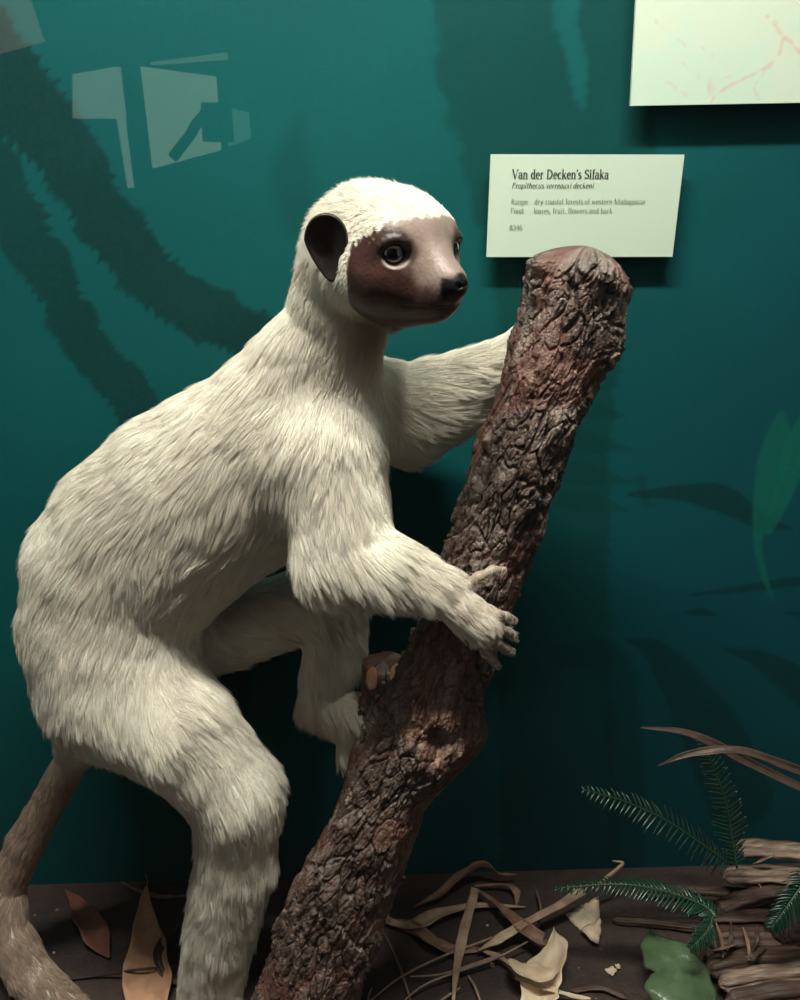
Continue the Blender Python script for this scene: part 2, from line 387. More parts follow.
# near foot flat on the floor
an = P(212, 985, .648); hx, hy = an[0], an[1]
B.cone(an, (hx + .004, hy - .008, .016), .022, .015, .012); B.cone((hx - .006, hy + .004, .014), (hx + .046, hy - .052, .012), .014, .012, .010)
for i, (dx, dy) in enumerate([(.034, -.040), (.028, -.050), (.018, -.056), (.006, -.056)]):
    s0 = np.array([hx + .042 - i * .008, hy - .050 - i * .003, .011]); digit([s0, s0 + [dx * .5, dy * .5, .004], s0 + [dx, dy, -.004]], .0055)
s0 = np.array([hx + .034, hy - .026, .011]); digit([s0, s0 + [.022, .002, .004], s0 + [.040, -.004, -.004]], .0065)
# far foot gripping the back of the log
ff = P(376, 716, .703); B.cone(P(372, 716, .705), P(392, 712, .700), .016, .013, .008)
for a, b, c, d in [(410, 698, 425, 690), (414, 708, 432, 704), (414, 720, 432, 718), (408, 732, 424, 734)]:
    digit([P(390, 712, .700), P(a, b, .698), P(c, d, .690)], .0048)
digit([P(352, 758, .704), P(362, 772, .694), P(372, 780, .684)], .0052)

# head: local frame F forward, N towards the visitor, U up
HC = P(381, 244, .655); TH = R(50); DN = R(-3)
Fv = np.array([math.cos(TH) * math.cos(DN), -math.sin(TH) * math.cos(DN), math.sin(DN)])
Nv = np.array([-math.sin(TH), -math.cos(TH), 0]); Uv = np.cross(Fv, -Nv); Uv = Uv if Uv[2] > 0 else -Uv
HM = np.stack([Fv, Nv, Uv])                   # rows
def hl(f, n, u): return HC + (f * Fv + n * Nv + u * Uv) * mm
def hell(c, r, k=6, op='u'): B.ell(hl(*c), HM, np.array(r) * mm, k * mm, op)
def hcone(a, b, ra, rb, k=6, op='u'): B.cone(hl(*a), hl(*b), ra * mm, rb * mm, k * mm, 1, op)
hell((-4, 0, -5), (47, 44, 40), 12)
hell((-14, 0, -6), (40, 40, 40), 14)
hell((22, 0, 9), (33, 36, 26), 10)
hell((20, 0, -12), (38, 34, 36), 14)
hcone((30, 0, -20), (62, 0, -24), 27, 16, 12)      # muzzle
hcone((36, 0, 6), (72, 0, -14), 15, 9.5, 10)       # nasal bridge
hcone((16, 0, -28), (54, 0, -31), 25, 13.5, 12)      # jaw
hcone((68, 0, -17), (78, 0, -18), 11, 7, 6)       # nose block
EYE = {}
for s in (1, -1):
    hell((24, 20 * s, -18), (26, 24, 26), 12)       # cheek
    hell((34, 20 * s, 5), (18, 16, 17), 8)        # orbit
    ec = np.array([40., 23. * s, 1.]); sp = R(26)
    ed = np.array([math.cos(sp), math.sin(sp) * s, .02]); ed /= np.linalg.norm(ed)
    EYE[s] = (ec, ed)
    c2 = ec + ed * 9; hell(c2, (10, 10, 9), 3, 's')
    tor_c = hl(*(ec + ed * 6.5)); axw = ed @ HM
    B.torus(tor_c, axw, 9.0 * mm, 1.1 * mm, 2.0 * mm)
    side_ = np.cross(ed, [0, 0, 1.]); side_ /= np.linalg.norm(side_)         # heavy upper lid
    lid = [ec + ed * 4 + side_ * (9.6 * math.cos(R(a_))) + np.array([0, 0, 8.2 * math.sin(R(a_))]) + ed * 5.2 * math.sin(R(a_)) for a_ in range(15, 176, 20)]
    for a_, b_ in zip(lid[:-1], lid[1:]): hcone(a_, b_, 2.0, 2.0, 2.5)
    hcone((83, 2.2 * s, -17), (86, 6 * s, -15), 1.6, 1.2, 1.5, 's')   # nostril
# mouth line
for s in (1, -1):
    pts = [(80, 0, -29), (72, 10 * s, -31), (58, 18 * s, -33), (44, 24 * s, -32)]
    for a, b in zip(pts[:-1], pts[1:]): hcone(a, b, .5, .5, 1.8, 's')
FLOW.append((hl(45, 0, 18), hl(-30, 0, 20), .02, .02)); FLOW.append((hl(10, 34, 0), hl(-25, 20, -20), .015, .02)); FLOW.append((hl(10, -34, 0), hl(-25, -20, -20), .015, .02))
FLOW.append((hl(20, 0, -40), P(355, 345, .665), .02, .03))

V0, F0 = B.mesh((-.48, .50, -.004), (.20, .80, .74), .0021)
V0 = B.project(V0, 2)
bm = bmesh.new()
bv = [bm.verts.new(v) for v in V0]; bm.verts.ensure_lookup_table()
for q in F0:
    try: bm.faces.new([bv[i] for i in q])
    except ValueError: pass
def arr(): return np.array([v.co[:] for v in bm.verts])
def local(X): return (X - HC) @ HM.T / mm
def refine(mask_fn):
    bm.verts.index_update(); bm.verts.ensure_lookup_table(); m = mask_fn(arr())
    es = [e for e in bm.edges if m[e.verts[0].index] and m[e.verts[1].index]]
    bmesh.ops.subdivide_edges(bm, edges=es, cuts=1, use_grid_fill=True)
    bm.verts.index_update(); bm.verts.ensure_lookup_table()
    X = arr(); m = mask_fn(X); i = np.where(m)[0]; X[i] = B.project(X[i], 2)
    for j in i: bm.verts[j].co = X[j]
def nearfing(X, r=.012):
    m = np.zeros(len(X), bool)
    for f in FING:
        for a, b in zip(f[:-1], f[1:]):
            ab = b - a; t = np.clip((X - a) @ ab / (ab @ ab), 0, 1); m |= np.linalg.norm(X - a - t[:, None] * ab, axis=1) < r
    return m
def facezone(X): L = local(X); return (L[:, 0] > 8) & (L[:, 0] < 100) & (np.abs(L[:, 1]) < 50) & (L[:, 2] < 32) & (L[:, 2] > -62)
def facezone2(X): L = local(X); return (L[:, 0] > 24) & (L[:, 0] < 100) & (np.abs(L[:, 1]) < 46) & (L[:, 2] < 24) & (L[:, 2] > -44)
refine(lambda X: facezone(X) | nearfing(X)); refine(facezone2)
bmesh.ops.recalc_face_normals(bm, faces=bm.faces)
XB = arr(); L = local(XB)
def bare_amount(L):                            # >0 bare face skin, value in mm from the hairline
    f, n, u = L[:, 0], L[:, 1], L[:, 2]
    top = 23 - 20 * (np.abs(n) / 42) ** 4 - u
    back = f - 20 + .5 * np.maximum(-u - 25, 0)
    inside = (f > -5) & (np.abs(n) < 62) & (u > -54) & (f < 110)
    return np.where(inside, np.minimum(np.minimum(top, back), 40), -40)
bare = bare_amount(L + (fbm(XB * 300, 2, 5)[:, None] - .5) * 3.5)
cream = np.array([.90, .85, .755]); brown = np.array([.048, .020, .016]); pale = np.array([.235, .172, .148]); blk = np.array([.004, .004, .004])
nz_ = fbm(XB * 160, 4, 3)
Cb = np.tile(cream * .72, (len(XB), 1)) * (.92 + .16 * fbm(XB * 60, 3, 8))[:, None]
f, n, u = L[:, 0], np.abs(L[:, 1]), L[:, 2]
ridge = 8 - .42 * np.maximum(f - 34, 0)        # top of the muzzle gets lower towards the nose
kp = sstep(-9, 3, u - (ridge - 16) - n * .30 + (nz_ - .5) * 12) * (1 - sstep(13, 27, n - .28 * np.maximum(u - 6, 0) * 1.5))
kp = np.maximum(kp, sstep(9, 15, u + (nz_ - .5) * 4) * (1 - sstep(24, 34, n)) * .8) 
skin = brown * (.7 + .7 * nz_)[:, None] * (1 - kp)[:, None] + pale * (.8 + .45 * nz_)[:, None] * kp[:, None]
red = sstep(.5, .75, fbm(XB * 90, 3, 14)) * (1 - kp) * .5
skin = skin * (1 - red[:, None]) + np.array([.10, .042, .032]) * red[:, None]
for s in (1, -1):                              # dark rims round the eyes, paler lower lid with its highlight painted in
    ec, ed = EYE[s]; q = L - (ec + ed * 6); rr = np.linalg.norm(q - (q @ ed)[:, None] * ed, axis=1); near = (np.linalg.norm(q, axis=1) < 24)
    kd = (1 - sstep(10.5, 17, rr + (nz_ - .5) * 5)) * near * sstep(-9, -2, q[:, 2]); skin = skin * (1 - kd[:, None] * .85) + np.array([.03, .016, .014]) * kd[:, None] * .85
    kl = sstep(7.5, 8.2, rr) * (1 - sstep(9.6, 10.6, rr + (nz_ - .5) * 2)) * near * sstep(3, 6, -q[:, 2]); skin = skin * (1 - kl[:, None] * .8) + np.array([.33, .27, .235]) * kl[:, None] * .8
kn = sstep(73, 77, f + (nz_ - .5) * 8) * (1 - sstep(-13.5, -10.5, u + (nz_ - .5) * 4)) * sstep(-30, -26, u)
kn = np.maximum(kn, sstep(80, 82, f) * sstep(-27, -25, u)); skin = skin * (1 - kn[:, None]) + blk * kn[:, None]
kb_ = sstep(-1.5, 1.5, bare)[:, None]
Cb = Cb * (1 - kb_) + skin * kb_
fm = nearfing(XB, .0065)
Cb[fm] = np.array([.36, .29, .23])
me = bpy.data.meshes.new('body'); bm.to_mesh(me); bm.free(); set_col(me, Cb)
M_skin = mat('sifaka_skin', attr='Col', rough=.42, bump=.25, bscale=420, spec=.38)
ROOT = empty('sifaka', (float(HC[0]) - .12, .68, 0.0))
tag(ROOT, 'mounted cream white sifaka with dark bare face, climbing up the leaning log', 'animal')
body = link('body', me, M_skin, ROOT)
M_eye = mat('glass_eye', attr='Col', rough=.06, coat=1, spec=.6)
for s in (1, -1):
    ec, ed = EYE[s]; b = bmesh.new(); bmesh.ops.create_uvsphere(b, u_segments=48, v_segments=32, radius=9.6 * mm)
    me = bpy.data.meshes.new('eye'); b.to_mesh(me); b.free()
    co = np.array([v.co[:] for v in me.vertices]); dw = ed @ HM
    look = dw + np.array([.10, -.10, .05]); look /= np.linalg.norm(look)
    ang = np.degrees(np.arccos(np.clip(co @ look / (9.6 * mm), -1, 1)))
    c = np.where((ang < 26)[:, None], [.002, .002, .002], np.where((ang < 44)[:, None], [.015, .012, .011], [.012, .008, .007]))
    set_col(me, c); co = co + hl(*(ec + ed * .6)); me.vertices.foreach_set('co', co.ravel()); me.update()
    o = link('eye', me, M_eye, ROOT)
# ears: cupped shells
M_ear = mat('ear_skin', (.010, .007, .007), .42, noise=.5, nscale=120, ncol=(.03, .018, .016), spec=.4)
for s in (1, -1):
    V = []; F = []; nr, na = 14, 40
    ctr = np.array([6., 52. * s, 3.])
    e1 = np.array([-.62, .62 * s, .12]); e1 /= np.linalg.norm(e1)          # across the ear, outwards/back
    e2 = np.array([.10, 0.05 * s, 1.]); e2 -= e1 * (e2 @ e1); e2 /= np.linalg.norm(e2); e3 = np.cross(e1, e2) * s
    if e3[0] < 0: e3 = -e3
    for i in range(nr + 1):
        rr = i / nr
        for j in range(na):
            a = 2 * math.pi * j / na; ca, sa = math.cos(a), math.sin(a)
            wx = 14 * (1 + .14 * sa) ; wy = 19.5 if sa > 0 else 24
            x, y = wx * ca * rr, wy * sa * rr
            if sa < 0: x = x * (1 - .28 * (-sa) ** 1.5 * rr) + 7 * (-sa) * rr * -1
            z = -4.5 * (1 - rr ** 2) + 1.5 * math.sin(3 * a) * rr * .3 + 2.5 * rr ** 8 * 0
            V.append(hl(*(ctr + e1 * x + e2 * y + e3 * z)))
    for i in range(nr):
        for j in range(na): F.append((i * na + j, i * na + (j + 1) % na, (i + 1) * na + (j + 1) % na, (i + 1) * na + j))
    o = link('ear', mesh_of(V, F), M_ear, ROOT)
    so = o.modifiers.new('s', 'SOLIDIFY'); so.thickness = .0022; so.offset = 0

# fur --------------------------------------------------------------
me = body.data; me.calc_loop_triangles()
tri = np.empty(len(me.loop_triangles) * 3, np.int32); me.loop_triangles.foreach_get('vertices', tri); tri = tri.reshape(-1, 3)
cen = XB[tri].mean(1); area_ = np.linalg.norm(np.cross(XB[tri[:, 1]] - XB[tri[:, 0]], XB[tri[:, 2]] - XB[tri[:, 0]]), axis=1) / 2
Lc = local(cen); bc = bare_amount(Lc + (fbm(cen * 300, 2, 5)[:, None] - .5) * 3.5)
dens = np.where(bc > 0, 0, 1.0); dens[nearfing(cen, .0058)] = .10
dens *= np.where(np.abs(Lc).max(1) < 75, 2.0, 1.0)
for s in (1, -1): dens[np.linalg.norm((Lc - [4, 44 * s, 0]) / [1, 1, 1.6], axis=1) < 12] = 0
pr = area_ * dens; NS = 430000
ti = RNG.choice(len(tri), NS, p=pr / pr.sum()); r1, r2 = np.sqrt(RNG.random(NS)), RNG.random(NS)
root = XB[tri[ti, 0]] * (1 - r1)[:, None] + XB[tri[ti, 1]] * (r1 * (1 - r2))[:, None] + XB[tri[ti, 2]] * (r1 * r2)[:, None]
Nn = B.grad(root, .0006); Lr = local(root)
flow = np.zeros((NS, 3))
for a, b, ra, rb in FLOW:
    ab = b - a; ln = np.linalg.norm(ab); t = np.clip((root - a) @ ab / ln ** 2, 0, 1)
    d = np.linalg.norm(root - a - t[:, None] * ab, axis=1) - (ra + (rb - ra) * t)
    flow += (ab / ln) * np.exp(-np.clip(d, -.02, .3) / .016)[:, None]
flow += np.array([0, 0, -.35]) * np.linalg.norm(flow, axis=1)[:, None]
pert = np.stack([fbm(root * 28, 2, 40 + k) - .5 for k in range(3)], 1)
pert2 = np.stack([fbm(root * 110, 2, 50 + k) - .5 for k in range(3)], 1)
flow /= np.linalg.norm(flow, axis=1)[:, None] + 1e-9
flow = flow + pert * .9 + pert2 * .8
flow -= Nn * (flow * Nn).sum(1)[:, None]; flow /= np.linalg.norm(flow, axis=1)[:, None] + 1e-9
headk = 1 - sstep(52, 85, np.linalg.norm(Lr, axis=1))
neckk = 1 - sstep(62, 125, np.linalg.norm(Lr, axis=1)); length = .0145 * (1 - neckk) + .0080 * neckk
bl = -bare_amount(Lr); length *= np.where(headk > 0, .12 + .88 * sstep(0, 15, bl), 1)
handk = nearfing(root, .016); length[handk] *= .45; length[nearfing(root, .0075)] *= .45
ft = np.zeros(NS)
tailk = sstep(.0, .05, P(90, 735, .70)[2] - root[:, 2]) * (root[:, 0] < P(150, 860, .69)[0] - .02); length *= 1 - .45 * tailk
length *= .65 + .7 * RNG.random(NS)
ang = .28 + .42 * headk - .12 * (neckk - headk) + .12 * (RNG.random(NS) - .5) + .34 * (fbm(root * 90, 2, 60) - .5)
dirv = flow * np.cos(ang)[:, None] + Nn * np.sin(ang)[:, None] + (RNG.random((NS, 3)) - .5) * (.22 + .22 * headk)[:, None]
KP = 5; ts = np.linspace(0, 1, KP)
pts = root[:, None, :] + dirv[:, None, :] * (ts[None, :, None] * length[:, None, None])
bend = (flow - Nn * .35 + [0, 0, -.25]); pts += bend[:, None, :] * (ts[None, :, None] ** 2 * length[:, None, None] * .30)
# clumps
nc = NS // 18; ci = RNG.choice(NS, nc, replace=False); kd = kdtree.KDTree(nc)
for j, i in enumerate(ci): kd.insert(root[i], j)
kd.balance(); own = np.array([kd.find(r)[1] for r in root]); tgt = pts[ci][own]
ck = (.55 * (1 - .45 * headk) * (.6 + .5 * RNG.random(NS)))[:, None, None]
pts = pts + (tgt - pts) * (ts[None, :, None] ** 1.4) * ck
pts[:, :, 2] = np.maximum(pts[:, :, 2], .0008)
hc = bpy.data.hair_curves.new('fur'); hc.add_curves([KP] * NS)
hc.attributes['position'].data.foreach_set('vector', pts.astype(np.float32).ravel())
rad = np.tile(np.array([.00016, .00016, .00014, .00010, .00003], np.float32), NS)
ra_ = hc.attributes.get('radius') or hc.attributes.new('radius', 'FLOAT', 'POINT'); ra_.data.foreach_set('value', rad)
tone = (.90 + .16 * RNG.random(NS)) * (.90 + .2 * _h(own, own * 3, own * 7, 4))
hcol = cream * tone[:, None] * (1 + (fbm(root * 22, 3, 70)[:, None] - .5) * .30)
tan = np.array([.35, .24, .18])
kt = np.clip(tailk * .9 + .55 * sstep(.5, .8, fbm(root * 18, 3, 77)) * (root[:, 2] < .2) + .25 * (handk & True), 0, 1)
tk = ((1 - sstep(10, 45, np.linalg.norm((Lr - [14, 0, -62]) / [1, 1, 1.3], axis=1))) * .8)  # throat: brownish fur, with the shade under the neck painted in too
kt = np.clip(kt + tk, 0, .9)[:, None]; hcol = hcol * (1 - kt) + tan * kt * tone[:, None]
hcol = np.clip(hcol, 0, .95)
ca = hc.attributes.new('Col', 'FLOAT_COLOR', 'CURVE'); ca.data.foreach_set('color', np.hstack([hcol, np.ones((NS, 1))]).astype(np.float32).ravel())
M_fur = mat('cream_fur', attr='Col', rough=.62, spec=.18)
nt = M_fur.node_tree; tl = nt.nodes.new('ShaderNodeBsdfTranslucent'); mx = nt.nodes.new('ShaderNodeMixShader'); mx.inputs[0].default_value = .2
nt.links.new(next(n_ for n_ in nt.nodes if n_.type == 'ATTRIBUTE').outputs[0], tl.inputs[0]); nt.links.new(nt.nodes['Principled BSDF'].outputs[0], mx.inputs[1]); nt.links.new(tl.outputs[0], mx.inputs[2]); nt.links.new(mx.outputs[0], nt.nodes['Material Output'].inputs[0])
hc.materials.append(M_fur)
fo = bpy.data.objects.new('fur', hc); COL.objects.link(fo); fo.parent = ROOT; fo.location = -ROOT.location

# ------------------------------------------------------------------ the log
LOGP = [(589, 247, .677, 45), (572, 305, .673, 46), (558, 345, .670, 46), (536, 410, .665, 43.5), (506, 500, .657, 41), (480, 580, .650, 40), (447, 660, .643, 42), (426, 720, .637, 43), (388, 790, .630, 41), (352, 870, .622, 45), (325, 940, .614, 48), (305, 1000, .606, 47), (288, 1056, .598, 46)]
def bark_mesh(cp, cr, nu, nv, knots, seed, plate=.0095, amp=.0028, endcap=.024):
    q = spline(np.hstack([cp, cr[:, None]]), nv); c = q[:, :3]; r = q[:, 3]
    T = np.gradient(c, axis=0); T /= np.linalg.norm(T, axis=1)[:, None]
    A = np.cross(T, [0, 1, 0]); A /= np.linalg.norm(A, axis=1)[:, None]      # A: sideways, Bv: towards/away from the visitor
    Bv = np.cross(T, A); flip = np.sign(Bv[:, 1:2]); Bv = -Bv * flip          # Bv points to the visitor
    th = np.linspace(0, 2 * np.pi, nu, endpoint=False)
    s = np.concatenate([[0], np.cumsum(np.linalg.norm(np.diff(c, axis=0), axis=1))])
    TH_, S_ = np.meshgrid(th, s); thf, sf = TH_.ravel(), S_.ravel(); rf = np.repeat(r, nu)
    X3 = np.stack([np.cos(thf) * rf, np.sin(thf) * rf, sf * .38], 1)
    wv = X3 + (np.stack([fbm(X3 * 60 + 5, 3, seed + k) for k in range(3)], 1) - .5) * .016
    d1, d2, idr = voro(wv / plate, seed); e, e2, id2 = voro(wv / (plate * .42) + 7, seed + 5)
    crack = sstep(.03, .13, d2 - d1); crack2 = sstep(.02, .16, e2 - e)
    worn = sstep(.49, .60, fbm(X3 * [38, 38, 55], 3, seed + 20))                # patches where flakes are gone
    hgt = amp * ((.55 * crack + .8 * idr * crack) * (1 - .5 * worn) + .38 * (crack2 * (.4 + .8 * id2)) * (1 - .45 * worn)) + .0026 * (fbm(X3 * 90, 4, seed + 30) - .5) + .0012 * (fbm(X3 * 420, 3, seed + 31) - .5)
    tr = fbm(X3 * [75, 75, 85] + 3, 4, seed + 70) * 9; fr = tr - np.floor(tr); terr = np.floor(tr) + sstep(.78, 1.0, fr)
    hgt += .0017 * (terr - 4) * (1 - .35 * worn) + .0016 * (fbm(X3 * 260, 3, seed + 72) - .5)
    hgt += .006 * (fbm(X3 * [18, 18, 30], 2, seed + 33) - .5)
    pale = np.zeros(len(hgt))
    for (kt, ka, hh, wt, wa, crater) in knots:
        d = np.sqrt(((sf / s[-1] - kt) / wt) ** 2 + ((np.angle(np.exp(1j * (thf - ka)))) / wa) ** 2)
        rough = fbm(X3 * 130, 4, seed + 44)
        hgt += hh * np.exp(-d ** 2 * 1.2) * (.45 + 1.0 * rough) + .007 * np.exp(-d ** 2) * (fbm(X3 * 230, 3, seed + 48) - .5)
        if crater: hgt -= crater * np.exp(-(d / .42) ** 2) * (.7 + .6 * rough); pale = np.maximum(pale, np.exp(-((d - .55) / .22) ** 2) * sstep(.54, .66, fbm(X3 * 520, 3, seed + 46)))
    rr = rf + hgt
    # rounded ends
    de = np.minimum(sf + .002, 1)
    rr = rr * np.sqrt(np.clip(1 - (1 - np.clip(sf / endcap, 0, 1)) ** 2, .02, 1)) 
    V = c.repeat(nu, 0) + rr[:, None] * (np.cos(thf)[:, None] * A.repeat(nu, 0) + np.sin(thf)[:, None] * Bv.repeat(nu, 0))
    I = np.arange(nu * nv).reshape(nv, nu); J = np.roll(I, -1, 1)
    F = np.stack([I[:-1], J[:-1], J[1:], I[1:]], -1).reshape(-1, 4)
    col = np.array([.092, .060, .050]) * (.5 + .8 * idr + .3 * id2)[:, None]
    col = col * (1 - .5 * (1 - crack)[:, None])  # cracks darker: their shade is put into the bark colour
    redk = (worn * .62)[:, None]; col = col * (1 - redk) + np.array([.17, .068, .050]) * redk
    gk = (sstep(.50, .68, fbm(X3 * [70, 70, 110], 3, seed + 60)) * crack * .7)[:, None]; col = col * (1 - gk) + np.array([.24, .19, .165]) * gk
    hk = (sstep(.62, .76, fbm(X3 * 330, 3, seed + 61)) * .45)[:, None]; col = col * (1 - hk) + np.array([.30, .20, .14]) * hk
    pk = (pale * .8)[:, None]; col = col * (1 - pk) + np.array([.42, .30, .19]) * pk
    return V, F.tolist() + [tuple(int(i) for i in I[0][::-1]), tuple(int(i) for i in I[-1])], col, (c, r, A, Bv, T, s)
cp = np.array([P(a, b, c) for a, b, c, r in LOGP]); cr = np.array([(r - 2.5) * Sc(a, b, c) for a, b, c, r in LOGP])
# theta 0 = A direction, pi/2 = visitor side; A = T x y: T points down, so A points to the left or right; measured below
pi = math.pi
T0 = cp[1] - cp[0]; A0 = np.cross(T0, [0, 1, 0]); RIGHT = 0.0 if A0[0] > 0 else pi; LEFT = pi - RIGHT
FR = pi / 2
def ang_(off): return FR + off * (1 if RIGHT == 0 else -1) * -1     # off>0 : towards the right edge
def tpos(py):
    zs = [abs(b - py) for a, b, c, r in LOGP]
    s = np.concatenate([[0], np.cumsum(np.linalg.norm(np.diff(cp, axis=0), axis=1))]); s /= s[-1]
    return float(np.interp(py, [b for a, b, c, r in LOGP], s))
KN = [(tpos(333), ang_(1.25), .011, .022, .45, .005), (tpos(277), ang_(-1.2), .018, .018, .36, .004), (tpos(300), ang_(-1.1), .005, .020, .5, 0),
      (tpos(716), ang_(.15), .013, .042, .75, .015), (tpos(722), ang_(1.3), .010, .035, .5, .0), (tpos(690), ang_(-.5), .006, .02, .3, .003), (tpos(378), ang_(-.35), .005, .018, .40, .004), (tpos(590), ang_(-.6), .004, .02, .5, 0), (tpos(700), ang_(-1.2), .006, .03, .5, 0), (tpos(262), ang_(.2), .003, .02, .8, 0)]
V, F, col, loginfo = bark_mesh(cp, cr, 420, 980, KN, 3)
V[:, 2] = np.maximum(V[:, 2], .0005)
me = mesh_of(V, F); set_col(me, col)
M_bark = mat('bark', attr='Col', rough=.46, noise=.3, nscale=350, ncol=(.03, .018, .015), bump=.7, bscale=600, spec=.5)
nt = M_bark.node_tree; tc_ = nt.nodes.new('ShaderNodeTexCoord'); mp_ = nt.nodes.new('ShaderNodeMapping'); mp_.inputs['Rotation'].default_value = (0, R(-24), 0); mp_.inputs['Scale'].default_value = (1, 1, .5)
nz1 = nt.nodes.new('ShaderNodeTexNoise'); nz1.inputs['Scale'].default_value = 130; nz1.inputs['Detail'].default_value = 4
vm = nt.nodes.new('ShaderNodeVectorMath'); vm.operation = 'MULTIPLY_ADD'; vm.inputs[1].default_value = (.012, .012, .012)
vo = nt.nodes.new('ShaderNodeTexVoronoi'); vo.inputs['Scale'].default_value = 190; bp2 = nt.nodes.new('ShaderNodeBump'); bp2.inputs['Strength'].default_value = 1; bp2.inputs['Distance'].default_value = .0022
nt.links.new(tc_.outputs['Object'], mp_.inputs[0]); nt.links.new(mp_.outputs[0], nz1.inputs[0]); nt.links.new(nz1.outputs['Color'], vm.inputs[0]); nt.links.new(mp_.outputs[0], vm.inputs[2]); nt.links.new(vm.outputs[0], vo.inputs['Vector'])
rgb = nt.nodes.new('ShaderNodeSeparateColor'); nt.links.new(vo.outputs['Color'], rgb.inputs[0]); nt.links.new(rgb.outputs[0], bp2.inputs['Height'])
b_ = nt.nodes['Principled BSDF']; old = b_.inputs['Normal'].links[0].from_socket; nt.links.new(old, bp2.inputs['Normal']); nt.links.new(bp2.outputs[0], b_.inputs['Normal'])
LOG = empty('log', (float(cp[-1][0]), float(cp[-1][1]), 0)); tag(LOG, 'thick bark covered log leaning diagonally from the floor up to the name card', 'log')
link('trunk', me, M_bark, LOG)
SB = [(385, 658, .705, 24), (384, 690, .704, 24), (380, 725, .70, 24), (372, 760, .69, 25), (364, 800, .672, 26), (360, 835, .650, 26)]
sp_ = np.array([P(a, b, c) for a, b, c, r in SB]); sr_ = np.array([(r - 1) * Sc(a, b, c) for a, b, c, r in SB])
V, F, col, sinf = bark_mesh(sp_, sr_, 160, 260, [], 31, .010, .0018, .004)
me = mesh_of(V, F); set_col(me, col)
br = link('side_branch', me, M_bark, LOG)
M_cut = mat('cut_wood', (.62, .33, .18), .6, noise=.5, nscale=200, ncol=(.28, .12, .06), bump=.3)
def lens_me(c, ax, up, ra, rb, th):           # a flat oval scar with thickness
    ax = ax / np.linalg.norm(ax); up = up - ax * (up @ ax); up /= np.linalg.norm(up); sd = np.cross(ax, up)
    V = []; n = 24
    for k, zz in ((1, 0), (.85, th), (.4, th * 1.2)):
        for j in range(n): a = 2 * pi * j / n; V.append(c + (sd * math.cos(a) * ra * k * (1 + .1 * math.sin(2 * a + .5)) + up * math.sin(a) * rb * k) + ax * zz)
    F = [(i * n + j, i * n + (j + 1) % n, (i + 1) * n + (j + 1) % n, (i + 1) * n + j) for i in range(2) for j in range(n)] + [tuple(range(2 * n, 3 * n))]
    return V, F
for (a, b, t, w_, h_) in [(372, 677, (-.5, -.8, .15), 7, 14), (396, 674, (.4, -.87, .1), 7, 14)]:
    p = P(a, b, .6865); V, F = lens_me(p, np.array(t), np.array([.1, 0, 1.]), w_ * .8 * mm, h_ * .8 * mm, .0008)
    o = link('cut_scar', mesh_of(V, F), M_cut, br); o.location = (0, 0, 0); o.matrix_parent_inverse = Matrix.Identity(4); o['label'] = 'pale orange cut scar'

# ------------------------------------------------------------------ cards on the wall
M_card = mat('name_card_paper', (.57, .68, .56), .5, noise=.15, nscale=30, ncol=(.54, .65, .54), spec=.3)
def slab(q_front, th):
    q = [np.array(p) for p in q_front]; b = [p + WN * th for p in q]
    return mesh_of(np.array(q + b), [(0, 1, 2, 3), (7, 6, 5, 4), (0, 4, 5, 1), (1, 5, 6, 2), (2, 6, 7, 3), (3, 7, 4, 0)])
OFF = .0130
cc = [PW(a, b, OFF) for a, b in [(486.3, 256.8), (671.8, 256.6), (683.8, 154.6), (490.6, 154.2)]]
CARD = empty('name_card', PW(580, 256, OFF)); tag(CARD, 'pale green name card with printed text on the wall above the log top', 'label card')
me_ = slab(cc, .003)
link('card', me_, M_card, CARD, smooth=False)
link('spacer', slab([PW(a, b, OFF - .003) for a, b in [(540, 230), (630, 230), (630, 180), (540, 180)]], OFF - .003), M_side, CARD, smooth=False)
